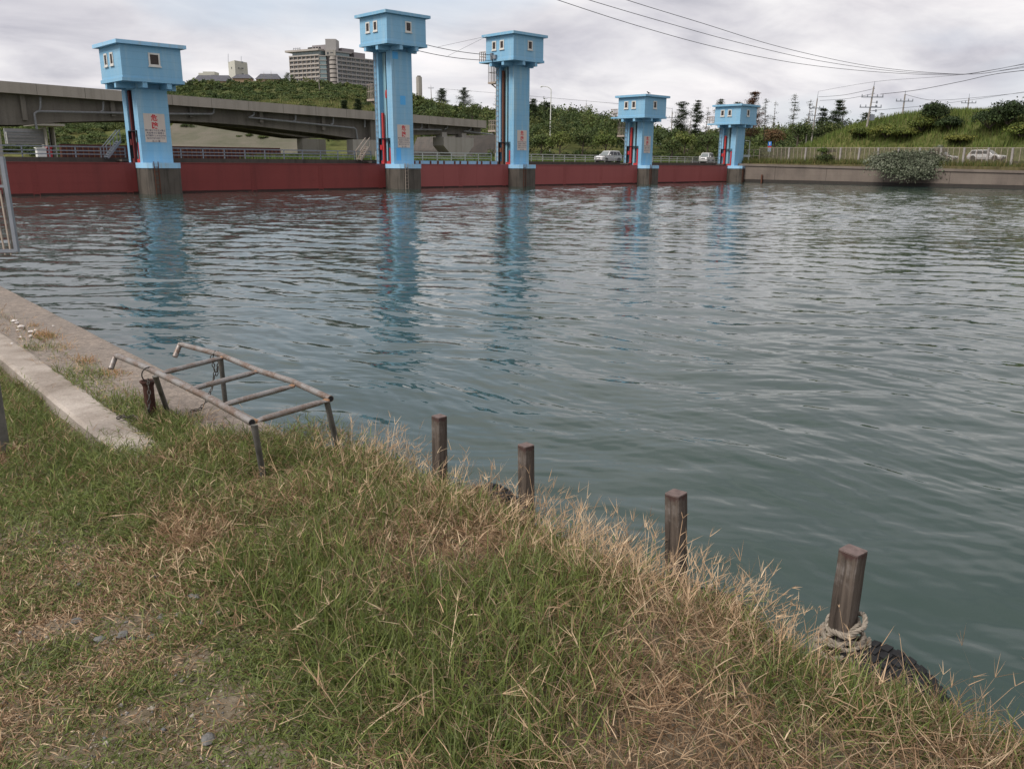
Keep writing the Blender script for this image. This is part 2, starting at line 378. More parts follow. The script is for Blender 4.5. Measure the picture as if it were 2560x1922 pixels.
# paved slope of the embankment under the bridge
def slope_sheet():
    us = np.linspace(420, 880, 24); rows = np.linspace(183, 207, 8)
    pts = []
    for k, dd in enumerate(rows):
        for j, uu in enumerate(us):
            lo = 395 + (k / 7) * 90; hi = 730 + 100 * (1 - k / 7)
            u2 = lo + (hi - lo) * j / 23; x = (u2 - 1280) / FPX * dd
            pts.append((x, dd, 3.0 + (dd - 180) / 25 * 8.9 + 0.35))
    idx = np.arange(8 * 24).reshape(8, 24)
    q = np.stack([idx[:-1, :-1], idx[:-1, 1:], idx[1:, 1:], idx[1:, :-1]], -1).reshape(-1, 4)
    mat = weathered('slope_paving', (0.140, 0.125, 0.097), (0.085, 0.088, 0.055), 0.9, 0.25, 0.35, 0.5, 0.95, blotch=1.0, boards=2.2, world=True)
    structure(fast_mesh('paved_slope', np.array(pts), [q], mat))
slope_sheet()
# ------------------------------------------------------------------ gate towers  (local x along the weir, local -y towards the pool)
TW = [Vector((-31.7, 75.27, 0)), Vector((-12.68, 93.58, 0)), Vector((0.09, 106.8, 0)), Vector((18.5, 125.9, 0)), Vector((36.55, 143.7, 0))]
HW, HL, RO = 2.49, 2.37, 0.38
PX0, PX1, PY0, PY1 = -1.06, 1.58, -1.01, 2.17
BT = 2.62                                    # top of bases and gates

def h_profile(g0, g1, dp):
    return [(PX0, PY0), (PX1, PY0), (PX1, g0), (PX1 - dp, g0), (PX1 - dp, g1), (PX1, g1), (PX1, PY1), (PX0, PY1), (PX0, g1), (PX0 + dp, g1), (PX0 + dp, g0), (PX0, g0)]
def window(mb_f, mb_p, face, c, z, w, h):
    """face 'l': on x = -HW, 'f': on y = -HL"""
    def put(mb, a0, a1, z0, z1, d0, d1):
        if face == 'l': mb.box(-HW - d1, -HW - d0, a0, a1, z0, z1)
        else: mb.box(a0, a1, -HL - d1, -HL - d0, z0, z1)
    t = 0.13
    put(mb_f, c - w / 2, c - w / 2 + t, z - h / 2, z + h / 2, -0.05, 0.06); put(mb_f, c + w / 2 - t, c + w / 2, z - h / 2, z + h / 2, -0.05, 0.06)
    put(mb_f, c - w / 2 + t, c + w / 2 - t, z + h / 2 - t, z + h / 2, -0.05, 0.06); put(mb_f, c - w / 2 + t, c + w / 2 - t, z - h / 2, z - h / 2 + t, -0.05, 0.06)
    put(mb_f, c - w / 2 - 0.06, c + w / 2 + 0.06, z - h / 2 - 0.09, z - h / 2 - 0.003, -0.05, 0.11)
    put(mb_p, c - w / 2 + t, c + w / 2 - t, z - h / 2 + t, z + h / 2 - t, -0.04, 0.012)
    k = 6
    for i in range(k):
        zz = z - h / 2 + t + (i + 0.5) * (h - 2 * t) / k
        put(mb_p, c - w / 2 + t, c + w / 2 - t, zz - 0.02, zz + 0.02, 0.012, 0.035)
def rail_cage(mb, x0, x1, y0, y1, z, h, n=4, open_side=None):
    """floor-standing guard rail round a rectangle"""
    for zz in (z + h, z + h * 0.52):
        for a, b in (((x0, y0), (x1, y0)), ((x1, y0), (x1, y1)), ((x1, y1), (x0, y1)), ((x0, y1), (x0, y0))):
            mb.bar((*a, zz), (*b, zz), 0.05)
    for i in range(n + 1):
        f = i / n
        for p in ((x0 + (x1 - x0) * f, y0), (x0 + (x1 - x0) * f, y1), (x0, y0 + (y1 - y0) * f), (x1, y0 + (y1 - y0) * f)):
            mb.bar((*p, z), (*p, z + h), 0.045)
LB = ['short sky-blue gate tower nearest the viewer, with the largest danger sign',
      'tall sky-blue gate tower with brighter repainted squares and clean unrusted guide slot',
      'tall blue gate tower with rust-streaked slot and ladder cage, two cables reaching its house',
      'short blue gate tower with a small bird on its roof, beside the white estate car',
      'short blue gate tower without a danger sign, built against the far grass bank']
M['maroon'] = weathered('maroon_guide_paint', (0.12, 0.018, 0.020), (0.07, 0.025, 0.02), 0.8, 1.2, 0.1, 1.5, 0.55)
def tower(k, tall):
    zb, zt = (14.43, 17.25) if tall else (9.09, 11.91)
    e = empty('gate_tower', TW[k], TH); tag(e, LB[k], 'tower', 'blue gate towers of the weir')
    ch = 0.35
    b = MB(); b.prism([(-1.16, -2.41 + ch), (-1.16 + ch, -2.41), (1.68 - ch, -2.41), (1.68, -2.41 + ch), (1.68, 3.2), (-1.16, 3.2)], -2.0, BT - 0.45)
    b.build('base', M['base'], e)
    b = MB(); b.prism([(-1.20, -2.45 + ch), (-1.20 + ch, -2.45), (1.72 - ch, -2.45), (1.72, -2.45 + ch), (1.72, 3.24), (-1.20, 3.24)], BT - 0.45, BT)
    b.build('curb', M['blue_curb'], e)
    b = MB(); b.prism(h_profile(-0.45, 1.72, 0.5), BT, 5.3); b.prism(h_profile(-0.09, 1.34, 0.55), 5.3, zb - 0.45)
    pil = b.build('pillar', M['blue_rusty' if k in (2, 3) else 'blue'], e)
    if k == 1:
        for x0, x1, z0, z1 in ((-0.05, 0.65, 8.7, 9.6), (-0.75, -0.15, 3.0, 4.3), (-0.9, -0.2, 13.2, 13.9)): b = MB(); b.box(x0, x1, PY0 - 0.006, PY0 + 0.02, z0, z1); b.build('repainted_patch', M['blue_clean'], pil)
    b = MB()
    b.box(PX0 + 0.50, PX0 + 0.56, -0.44, 1.71, BT, 5.28); b.box(PX0 + 0.545, PX0 + 0.575, -0.08, 1.33, 5.3, zb - 0.5)
    b.box(PX0 + 0.36, PX0 + 0.545, 0.46, 0.80, BT, zb - 0.5)
    b.build('slot_back', M['groove'], pil)
    b = MB()                                  # dark edge of the wide lower slot
    for y in (-0.45, 1.66): b.box(PX0 + 0.02, PX0 + 0.3, y, y + 0.06, BT, 5.24)
    b.box(PX0 + 0.02, PX0 + 0.3, -0.45, 1.72, 5.24, 5.298)
    b.build('slot_edge', M['steel_dark'], pil)
    top = {0: zb - 0.5, 1: 7.9, 2: 13.6, 3: 7.9, 4: 7.4}[k]
    b = MB(); b.box(PX0 + 0.12, PX0 + 0.34, 0.95, 1.22, BT - 0.4, top); b.box(PX0 + 0.05, PX0 + 0.3, 1.23, 1.55, 4.1, 4.6); b.box(PX0 + 0.05, PX0 + 0.3, 0.9, 1.4, BT - 0.4, BT + 0.35)
    b.build('guide_rail', M['rust'] if k == 2 else M['maroon'] if k == 0 else M['red_bright'], e)
    b = MB(); b.box(PX0 + 0.06, PX0 + 0.3, -0.36, -0.12, BT - 0.4, 4.9 if k in (3, 4) else 4.3); b.box(PX0 + 0.1, PX0 + 0.34, -0.1, 0.5, BT - 0.4, BT + 0.3)
    b.build('gate_arm', M['red_bright'], e)
    for y in (0.12, 0.30):
        b = MB(); b.bar((PX0 + 0.2, y, BT), (PX0 + 0.2, y, zb - 0.4), 0.05); b.build('hoist_rope', M['steel_dark'], e)
    if k == 1:
        b = MB(); b.lathe([(0.0, -0.45), (0.16, -0.38), (0.2, 0), (0.16, 0.38), (0.0, 0.45)], 10, Matrix.Translation((PX0 + 0.2, 0.22, 9.75))); b.build('hoist_hook', M['red_bright'], e, smooth=True)
    # house on its beams
    b = MB()
    for x in (PX0 + 0.1, PX1 - 0.5): b.box(x, x + 0.4, -HL - 0.02, HL + 0.02, zb - 0.45, zb - 0.003)
    b.build('floor_beam', M['blue'], e)
    b = MB()
    for y in (-0.75, 1.35): b.box(-HW - 0.02, HW + 0.02, y, y + 0.4, zb - 0.448, zb - 0.006)
    b.build('cross_beam', M['blue'], e)
    b = MB(); b.box(-HW - 0.1, HW + 0.1, -HL - 0.1, HL + 0.1, zb, zb + 0.28); b.build('ledge', M['blue'], e)
    b = MB(); b.box(-HW, HW, -HL, HL, zb + 0.281, zt); b.build('house_wall', M['blue'], e)
    b = MB(); b.box(-HW - RO, HW + RO, -HL - RO, HL + RO, zt + 0.002, zt + 0.29); b.build('roof', M['blue_curb'] if k in (0,) else M['blue'], e)
    zc = zt - 0.36 * (zt - zb)
    for face, c, ww, hh in (('l', 0.92, 0.72, 1.0), ('l', -0.42, 0.72, 1.0), ('f', 0.2 if k in (0, 1, 2) else -0.2, 0.95 if k == 0 else 0.78, 1.02)):
        f = MB(); p = MB(); window(f, p, face, c, zc, ww, hh)
        fo = f.build('window', M['frame'], e); p.build('louvre', M['louver'], fo)
    # balconies and cages at the back
    if k in (2, 3, 4):
        b = MB(); b.box(-2.3, -0.9, HL + 0.11, HL + 1.5, zb + 0.05, zb + 0.24); b.build('balcony_slab', M['blue'], e)
        b = MB(); rail_cage(b, -2.25, -0.95, HL + 0.15, HL + 1.45, zb + 0.24, 1.1); b.build('balcony_rail', M['rail_rust'], e)
    for z in {1: (9.4,), 2: (12.4, 6.75), 3: (6.85,)}.get(k, ()):
        b = MB(); b.box(PX0 - 0.1, PX0 + 1.0, PY1 + 0.003, PY1 + 1.35, z - 0.22, z); b.bar((PX0 + 0.4, PY1 + 0.05, z - 0.9), (PX0 + 0.4, PY1 + 1.2, z - 0.22), 0.12)
        b.build('landing', M['rail_rust'], e)
        b = MB(); rail_cage(b, PX0 - 0.05, PX0 + 0.95, PY1 + 0.1, PY1 + 1.3, z, 1.15 if z < 7 and k == 2 else 2.1 if k != 1 else 1.5); b.build('landing_rail', M['rail_rust'], e)
    if k >= 1:
        b = MB()
        for y in (PY1 - 0.14, PY1 - 0.5): b.bar((PX0 - 0.1, y, BT), (PX0 - 0.1, y, zb - 0.3), 0.05)
        for i in range(int((zb - 3) / 0.6)): b.bar((PX0 - 0.1, PY1 - 0.5, 3 + 0.6 * i), (PX0 - 0.1, PY1 - 0.14, 3 + 0.6 * i), 0.04)
        b.build('ladder', M['steel'] if k != 2 else M['rail_rust'], e)
    if k == 2:
        b = MB(); b.box(-HW - 0.35, -HW, HL - 1.35, HL - 1.1, zb + 0.15, zb + 1.0); b.box(-HW - 0.3, -HW, HL - 1.95, HL - 1.45, zb + 0.3, zb + 0.75); b.build('junction_box', M['steel'], e)
        b = MB(); b.box(-1.9, -1.5, -0.2, 0.2, zt + 0.29, zt + 0.5); b.build('roof_vent', M['steel_dark'], e)
    # ladder rungs and scupper pipe on the base
    b = MB()
    for x in (-0.72, -0.36): b.bar((x, -2.47, -0.2), (x, -2.47, BT + 0.1), 0.05)
    for i in range(7): b.bar((-0.72, -2.49, 0.1 + 0.36 * i), (-0.36, -2.49, 0.1 + 0.36 * i), 0.04)
    b.build('base_ladder', M['rust'] if k != 1 else M['rail_rust'], e)
    return e
for k, tl in enumerate((False, True, True, False, False)): tower(k, tl)

# ------------------------------------------------------------------ lettering
def text_mesh(mb, txt, size, x, z, spacing=1.0, M4=None):
    cu = bpy.data.curves.new('lettering', 'FONT'); cu.body = txt; cu.size = size; cu.space_character = spacing
    cu.align_x = 'CENTER'; cu.align_y = 'CENTER'; cu.resolution_u = 3; cu.offset = size * (0.028 if size > 0.3 else 0.016)
    o = bpy.data.objects.new('lettering', cu); C.objects.link(o)
    bpy.context.view_layer.update()
    me = bpy.data.meshes.new_from_object(o.evaluated_get(bpy.context.evaluated_depsgraph_get()))
    bpy.data.objects.remove(o); bpy.data.curves.remove(cu)
    vs = [Vector((x + v.co.x, 0, z + v.co.y)) for v in me.vertices]
    mb.add(vs, [tuple(p.vertices) for p in me.polygons]); bpy.data.meshes.remove(me)
SL = ['grey danger sign on the nearest short tower, largest of the four',
      'grey danger sign on the tall tower with repainted squares',
      'grey danger sign on the tall tower with the rust-streaked slot',
      'small grey danger sign on the short tower with the bird, partly worn']
def sign(k, cx, w):
    h = 2.35; e = empty('danger_sign', TW[k] + DV * cx + NV * (-PY0) + Vector((0, 0, 5.5)), TH)
    tag(e, SL[k], 'sign', 'danger signs on the gate towers')
    b = MB(); b.box(-w / 2, w / 2, -0.028, -0.003, -h / 2, h / 2); b.build('board', M['sign'], e)
    b = MB(); text_mesh(b, '危', 0.56, 0, 0.80); text_mesh(b, '険', 0.56, 0, 0.17)
    o = b.build('heading', M['ink_red'], e); o.location.y = -0.033
    for i, (t_, sz) in enumerate((('関係者以外の立入禁止', 0.165), ('船舶等の係留禁止', 0.165), ('水門開閉による水位変化', 0.15), ('増水があり危険です', 0.165), ('石 川 県', 0.19))):
        b = MB(); text_mesh(b, t_, sz * w / 1.75, 0, -0.21 - 0.215 * i - (0.03 if i == 4 else 0), 1.02 if i != 1 else 1.25)
        o = b.build('text_line', M['ink_navy'], e); o.location.y = -0.033
for k, cx, w_ in ((0, 0.25, 1.8), (1, 0.28, 1.62), (2, 0.33, 1.6), (3, 0.2, 1.5)): sign(k, cx, w_)

# ------------------------------------------------------------------ gates between the towers
GL = ['long dark red steel gate running from the left edge to the nearest tower', 'long dark red gate between the nearest tower and the repainted tall tower',
      'short red gate between the two tall towers', 'faded red gate between the rust-streaked tower and the bird tower', 'faded red gate between the bird tower and the far bank tower']
SP = [(TW[k + 1] - TW[k]).length for k in range(4)]
M['tide'] = weathered('tide_mark', (0.055, 0.022, 0.02), (0.022, 0.02, 0.016), 0.9, 0.6, 0.2, 1.5, 0.5)
def gate(i):
    if i == 0: o = TW[0] - DV * 26.4; L = 26.4
    else: o = TW[i - 1]; L = SP[i - 1]
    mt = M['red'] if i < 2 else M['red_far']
    x0, x1 = 1.70, L - 1.18
    e = empty('sluice_gate', o, TH); tag(e, GL[i], 'gate', 'red steel gates of the weir')
    b = MB(); b.box(x0, x1, 0.40, 1.0, -2.0, BT - 0.055); b.build('skin_plate', mt, e)
    b = MB(); b.box(x0, x1, 0.34, 1.05, BT - 0.05, BT + 0.02); b.build('top_flange', mt, e)
    b = MB(); b.box(x0, x1, 0.389, 0.3995, -1, 0.17); b.build('tide_band', M['tide'], e)
    b = MB()
    for z in (0.95, 1.8): b.box(x0, x1, 0.392, 0.3992, z, z + 0.035)
    b.build('weld_line', mt, e)
    n = max(2, int(round((x1 - x0) / 7.0)))
    for j in range(n + 1):
        x = x0 + 0.5 + (x1 - x0 - 1.4) * j / n
        b = MB()
        for r in range(11):
            b.box(x, x + 0.42, 0.378, 0.398, 0.12 + 0.225 * r, 0.12 + 0.225 * r + 0.05)
        b.box(x - 0.04, x, 0.388, 0.399, -1, BT - 0.06); b.box(x + 0.42, x + 0.46, 0.388, 0.399, -1, BT - 0.06)
        b.build('step_irons', mt, e)
    for x in np.linspace(x0, x1, 4)[1:-1]:
        b = MB(); b.box(float(x) - 0.03, float(x) + 0.03, 0.385, 0.399, -1, BT - 0.06); b.build('seam', mt, e)
for i in range(5): gate(i)

# ------------------------------------------------------------------ service bridge behind the gates
def along(off0, off1, s0, s1, z0, z1, mb):
    a = weir(s0, -off0); Mx = Matrix.Translation(T0) @ Matrix.Rotation(TH, 4, 'Z')
    mb.box(s0, s1, off0, off1, z0, z1, Mx)
b = MB(); along(4.0, 10.4, -75, 104, 2.45, 2.98, b); o = b.build('service_bridge', M['deck_edge'])
tag(o, 'low dark concrete service bridge running behind the red gates', 'bridge')
b = MB(); along(3.9, 4.35, -75, 104, 2.50, 3.04, b); b.build('kerb', M['deck_edge'], o)
b = MB(); along(10.0, 10.45, -75, 104, 2.99, 3.06, b); b.build('rear_kerb', M['deck_edge'], o)
for s in np.arange(-66, 100, 13.2):
    b = MB(); along(5, 9, s - 0.5, s + 0.5, -2, 2.445, b); b.build('pier', M['base'], o)
for k in range(5):                            # little gangways from the deck to each tower
    b = MB(); s = (TW[k] - T0).length; along(2.3, 3.88, s - 1.6, s + 1.0, 2.72, 2.9, b); b.build('gangway', M['deck_edge'], o)

RLB = ['grey three-bar railing at the left edge before the nearest tower', 'grey three-bar railing between the nearest tower and the repainted tall tower', 'pale rust-marked railing between the two tall towers',
       'pale thin railing in front of the white estate car', 'pale railing between the bird tower and the far bank tower']
def railing(i, s0, s1, mt, h=0.9):
    e = empty('railing', weir(s0, -4.12, 3.04), TH); tag(e, RLB[i], 'railing', 'railings along the service bridge'); L = s1 - s0
    for z in (h, h * 0.62, h * 0.30):
        b = MB(); b.bar((0, 0, z), (L, 0, z), 0.10 if z == h else 0.08, 0.10 if z == h else 0.085); b.build('rail', mt, e)
    n = int(L / 2.0); b = MB(); b.box(-0.045, 0.045, -0.04, 0.04, 0, h - 0.02); p0 = b.build('post', mt, e)
    for j in range(1, n + 1):
        p = p0.copy(); C.objects.link(p); p.parent = e; p.location = (L * j / n, 0, 0)
sT = [(t_ - T0).length for t_ in TW]
railing(0, -34, -0.6, M['rail_grey']); railing(1, 0.2, sT[1] - 0.4, M['rail_grey']); railing(2, sT[1] + 0.3, sT[2] - 0.5, M['rail_pale'])
railing(3, sT[2] + 0.2, sT[3] - 0.4, M['rail_pale']); railing(4, sT[3] + 0.3, sT[4] + 0.5, M['rail_pale'])

def stair(k, lab):
    e = empty('steel_stair', TW[k] + DV * (-2.5) - NV * 3.1, TH); tag(e, lab, 'stair', 'steel stairs up to the gate towers'); mt = M['rail_rust'] if k else M['steel']
    x1, z0, z1 = 1.25, 3.0, 4.45
    for y in (0, 0.8):
        b = MB(); b.bar((0, y, z0), (x1, y, z1), 0.06, 0.2); b.build('stringer', mt, e)
        b = MB(); b.bar((-0.1, y, z0 + 0.95), (x1, y, z1 + 0.95), 0.06); b.bar((0, y, z0), (0, y, z0 + 1.0), 0.05); b.bar((x1, y, z1), (x1, y, z1 + 0.97), 0.05); b.bar((x1 / 2, y, (z0 + z1) / 2), (x1 / 2, y, (z0 + z1) / 2 + 0.95), 0.05); b.build('handrail', mt, e)
    for j in range(8):
        b = MB(); f = (j + 0.5) / 8; b.box(x1 * f - 0.13, x1 * f + 0.13, 0.03, 0.77, z0 + (z1 - z0) * f, z0 + (z1 - z0) * f + 0.05); b.build('tread', mt, e)
stair(0, 'grey steel stair climbing beside the nearest blue tower'); stair(1, 'pale steel stair beside the repainted tall tower')

# blue beam with rusty studs behind the short gate
e = empty('hoist_beam', TW[1], TH); tag(e, 'pale blue beam with rusty uprights behind the short red gate', 'beam')
b = MB(); b.box(2.2, SP[1] - 1.4, 1.9, 2.3, 2.3, 3.0); b.build('beam_body', M['blue_curb'], e)
for j in range(13):
    b = MB(); x = 2.4 + j * (SP[1] - 4.2) / 12 + 0.25 * math.sin(j * 2.3); b.box(x, x + 0.22, 1.84, 1.897, 2.3, 2.98); b.build('upright', M['rust'], e)
# far side of the short opening: second gate tops
def cable(name, pts, r, lab, cat='cable', group=None, mat='steel_dark', n=5):
    b = MB(); b.tube(pts, r, n); o = b.build(name, M[mat], smooth=True); return tag(o, lab, cat, group)
def sag(a, b, s, n=16):
    a = Vector(a); b = Vector(b); return [a.lerp(b, i / n) - Vector((0, 0, s * 4 * (i / n) * (1 - i / n))) for i in range(n + 1)]
def wp(k, x, y, z): return TW[k] + DV * x - NV * y + Vector((0, 0, z))
cable('cable', sag(wp(1, HW, 0.3, 15.4), wp(2, -HW - 0.32, HL - 1.2, 15.2), 0.25), 0.035, 'upper black cable strung between the two tall towers')
cable('cable', sag(wp(1, HW, 0.8, 14.7), wp(2, -HW - 0.3, HL - 1.2, 14.6), 0.3), 0.035, 'lower black cable strung between the two tall towers')
cable('stay_wire', sag(wp(2, -HW - RO, HL, 17.3), wp(1, 6.5, 0.6, 15.15), 0.0), 0.014, 'thin stay wire from the tall tower roof to the upper cable')
cable('stay_wire', sag(wp(2, -HW - RO, HL - 0.5, 17.3), wp(1, 8.2, 0.9, 14.4), 0.0), 0.014, 'thin stay wire from the tall tower roof to the lower cable')

# bird on the fourth roof
def bird():
    P = wp(3, -1.75, -HL - RO + 0.4, 11.91 + 0.29)
    b = MB(); b.tube([(-0.30, 0, 0.13), (-0.16, 0, 0.16), (0, 0, 0.19), (0.12, 0, 0.27), (0.17, 0, 0.36), (0.24, 0, 0.37), (0.32, 0, 0.35)], [0.02, 0.05, 0.11, 0.09, 0.055, 0.05, 0.006], 8)
    for y in (-0.04, 0.04): b.bar((0.02, y, 0), (0.02, y, 0.14), 0.015); b.bar((0.0, y, 0.008), (0.07, y, 0.008), 0.015)
    b.tube([(0.05, 0.1, 0.22), (-0.1, 0.11, 0.19), (-0.34, 0.05, 0.12)], [0.02, 0.05, 0.01], 6); b.tube([(0.05, -0.1, 0.22), (-0.1, -0.11, 0.19), (-0.34, -0.05, 0.12)], [0.02, 0.05, 0.01], 6)
    tag(b.build('bird', M['dark'], loc=P, rotz=2.6, smooth=True), 'small dark bird perched on the edge of the blue tower roof', 'bird')
bird()
# ------------------------------------------------------------------ the concrete road bridges
def s_of(P): return (P - T0).dot(DV)
def ztop(s): return 11.0 - 0.0205 * (s + 3.4)
MT0 = Matrix.Translation(T0) @ Matrix.Rotation(TH, 4, 'Z')
def ribbon(mb, sl, zlo, zhi, o0, o1):
    """solid between two z profiles over s, from off o0 to o1 (behind the weir)"""
    n = len(sl); vs = []
    for o in (o0, o1):
        vs += [MT0 @ Vector((s, o, z)) for s, z in zip(sl, zlo)] + [MT0 @ Vector((s, o, z)) for s, z in zip(sl, zhi)]
    fs = []
    for i in range(n - 1):
        fs += [(i, i + 1, n + i + 1, n + i), (3 * n + i, 3 * n + i + 1, 2 * n + i + 1, 2 * n + i), (n + i, n + i + 1, 3 * n + i + 1, 3 * n + i), (2 * n + i, 2 * n + i + 1, i + 1, i)]
    fs += [(0, n, 3 * n, 2 * n), (n - 1, 3 * n - 1, 4 * n - 1, 2 * n - 1)]
    mb.add(vs, fs)
def bridge(o0, lab, px_bottom, pipes, pier_px, shift=0.0):
    e = empty('road_bridge', weir(-4, -o0), TH); tag(e, lab, 'bridge')
    inv = e.matrix_basis.inverted()
    def fin(mb, name, mt, **k):
        mb.v = [tuple(inv @ Vector(p)) for p in mb.v]; return mb.build(name, mt, e, **k)
    ss = [-60, -40, -20, 0, 20, 40, 60, 67]
    b = MB(); ribbon(b, ss, [ztop(s) - 1.18 for s in ss], [ztop(s) for s in ss], o0, o0 + 0.3); fin(b, 'parapet', M['concrete'])
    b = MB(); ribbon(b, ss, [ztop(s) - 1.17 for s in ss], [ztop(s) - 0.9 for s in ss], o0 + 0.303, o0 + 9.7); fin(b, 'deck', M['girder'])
    b = MB(); ribbon(b, ss, [ztop(s) - 1.18 for s in ss], [ztop(s) for s in ss], o0 + 9.703, o0 + 10); fin(b, 'far_parapet', M['concrete'])
    b = MB()
    for s in np.arange(-50, 66, 5.0): ribbon(b, [s, s + 0.06], [ztop(s) - 1.17] * 2, [ztop(s) + 0.004] * 2, o0 - 0.006, o0 + 0.02)
    fin(b, 'joint', M['girder'])
    prof = sorted([(s_of(atoff(u, v, -(o0 + 1.4))) , atoff(u, v, -(o0 + 1.4)).z) for u, v in px_bottom])
    prof = [p for p in prof if p[0] < 66.5]; sl = [-60, -25] + [p[0] for p in prof] + [67]; zl = [prof[0][1] + 1.0, prof[0][1] + 0.4] + [p[1] for p in prof] + [prof[-1][1]]
    for g0, nm in ((1.4, 'girder'), (7.4, 'girder')):
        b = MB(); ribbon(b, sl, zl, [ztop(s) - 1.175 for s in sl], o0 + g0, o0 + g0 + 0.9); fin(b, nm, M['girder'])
    for s in np.arange(-30, 66, 9.5): 
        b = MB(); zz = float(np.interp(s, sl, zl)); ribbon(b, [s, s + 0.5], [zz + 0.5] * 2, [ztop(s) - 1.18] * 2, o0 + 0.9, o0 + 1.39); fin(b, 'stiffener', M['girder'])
    for path, r in pipes:
        b = MB(); b.tube([atoff(u, v, -(o0 + 0.75)) for u, v in path], r, 8); fin(b, 'drain_pipe', M['pipe'], smooth=True)
    for kind, (u0, u1, v0, v1) in pier_px:
        P0 = atoff(u0, v0, -(o0 + 1.0)); P1 = atoff(u1, v1, -(o0 + 1.0)); s0, s1, zt = s_of(P0), s_of(P1), P0.z
        b = MB()
        if kind == 'wall':
            b.box(s0, s1, o0 + 0.4, o0 + 2.0, -2, zt, MT0); fin(b, 'pier', M['pale_conc'])
        elif kind == 'column':
            b.box(s0, s1, o0 + 0.5, o0 + 1.95, -2, ztop(s0) - 1.19, MT0); fin(b, 'pier_column', M['girder'])
        elif kind == 'hex':
            c = (s0 + s1) / 2; h = (s1 - s0) / 2
            for z0, z1, f0, f1 in ((zt - 2.2, zt, 1.0, 1.0), (zt - 3.0, zt - 2.2, 0.62, 1.0), (-2, zt - 3.0, 0.62, 0.62)):
                vs = []
                for z, f in ((z0, f0), (z1, f1)):
                    for a in range(6):
                        q = 2 * math.pi * (a + 0.5) / 6; vs.append(MT0 @ Vector((c + math.cos(q) * h * f * 1.1, o0 + 2.2 + math.sin(q) * 1.7 * f, z)))
                b.add(vs, [(5, 4, 3, 2, 1, 0), (6, 7, 8, 9, 10, 11)] + [(i, (i + 1) % 6, 6 + (i + 1) % 6, 6 + i) for i in range(6)])
            fin(b, 'pier', M['pale_conc'])
        elif kind == 'hammer':
            c = (s0 + s1) / 2; h = (s1 - s0) / 2; pts = [(-h, 0), (-h, -1.3), (-h * 0.42, -3.0), (-h * 0.25, -3.05), (-h * 0.25, -9), (h * 0.25, -9), (h * 0.25, -3.05), (h * 0.42, -3.0), (h, -1.3), (h, 0)]
            n = len(pts); vs = [MT0 @ Vector((c + x, o, zt + z)) for o in (o0 + 0.3, o0 + 3) for x, z in pts]
            b.add(vs, [tuple(range(n)), tuple(range(2 * n - 1, n - 1, -1))] + [(i, n + i, n + (i + 1) % n, (i + 1) % n) for i in range(n)]); fin(b, 'pier', M['pale_conc'])
            for x in (-0.75, 0.55): b = MB(); b.box(c + h * x - 0.5, c + h * x + 0.5, o0 + 1, o0 + 2.6, zt + 0.002, zt + 0.75, MT0); fin(b, 'bearing', M['pale_conc'])
    return e
bot = [(0, 313), (80, 313), (150, 306), (300, 302), (430, 302), (540, 308), (640, 316), (800, 335), (900, 349), (940, 349), (990, 342), (1033, 338), (1107, 335.7), (1163, 335.7), (1237, 338)]
pipes = [([(92, 324), (88, 300), (86, 285), (92, 280), (103, 279), (200, 281), (305, 283), (410, 285), (529, 285.5), (534, 282), (535, 270)], 0.13),
         ([(101, 243), (101, 268), (98, 278)], 0.12), ([(258, 254), (258, 276), (253, 281)], 0.12),
         ([(622, 294), (740, 306), (850, 317), (886, 320.5), (890, 325), (895, 356)], 0.13), ([(635, 278), (635, 287), (626, 293)], 0.12), ([(739, 287), (739, 300), (733, 305)], 0.12),
         ([(833, 295), (833, 309), (827, 313)], 0.12), ([(912, 299), (912, 319)], 0.12),
         ([(1005, 324), (1034, 324.3), (1104, 325)], 0.12), ([(1054.7, 311), (1054.5, 319), (1050, 324)], 0.12), ([(1119, 314), (1118.5, 320), (1112, 324.5)], 0.12), ([(1177.5, 318), (1177, 324), (1171, 328)], 0.12),
         ([(1160, 328.5), (1200, 333), (1236, 337.6)], 0.12)]
bridge(30, 'grey concrete road bridge with haunched girders and drain pipes, behind the blue towers', bot, pipes,
       [('wall', (876, 945, 349, 400)), ('column', (921, 950, 300, 380)), ('hammer', (1102, 1177, 343, 343)), ('wall', (-160, 7, 300, 400))])
bridge(46, 'second concrete bridge, its haunched soffit showing beneath the nearer road bridge', [(300, 303), (430, 303), (512, 306), (600, 320), (700, 336), (761, 345), (800, 346), (820, 345), (850, 340), (900, 330), (1000, 328), (1240, 332)], [],
       [('hex', (757, 818, 347, 347))])
# stone abutment beyond the hammerhead pier
b = MB()
P = [(1090, 386, -44), (1250, 386, -44), (1240, 337, -48), (1118, 341, -48)]
A = [atoff(u, v, o) for u, v, o in P]; A[0].z = A[1].z = 2.4
Bk = [p - NV * 9 for p in A]
b.add(A + Bk, [(0, 1, 2, 3), (7, 6, 5, 4), (3, 2, 6, 7), (0, 4, 5, 1), (1, 5, 6, 2), (0, 3, 7, 4)])
mt, t, p = material('dark_masonry'); v = coords(t)
br = t.node('ShaderNodeTexBrick'); br.inputs['Scale'].default_value = 0.9; t.l.new(t.mapping(v, (1, 1, 1), (0, 0, 0), (R(90), 0, TH)), br.inputs['Vector'])
br.inputs['Color1'].default_value = (0.085, 0.07, 0.06, 1); br.inputs['Color2'].default_value = (0.05, 0.045, 0.04, 1); br.inputs['Mortar'].default_value = (0.11, 0.10, 0.09, 1)
t.l.new(br.outputs[0], p.inputs['Base Color']); p.inputs['Roughness'].default_value = 0.95
tag(b.build('abutment', mt), 'dark stone-faced abutment beyond the hammerhead bridge pier', 'abutment')

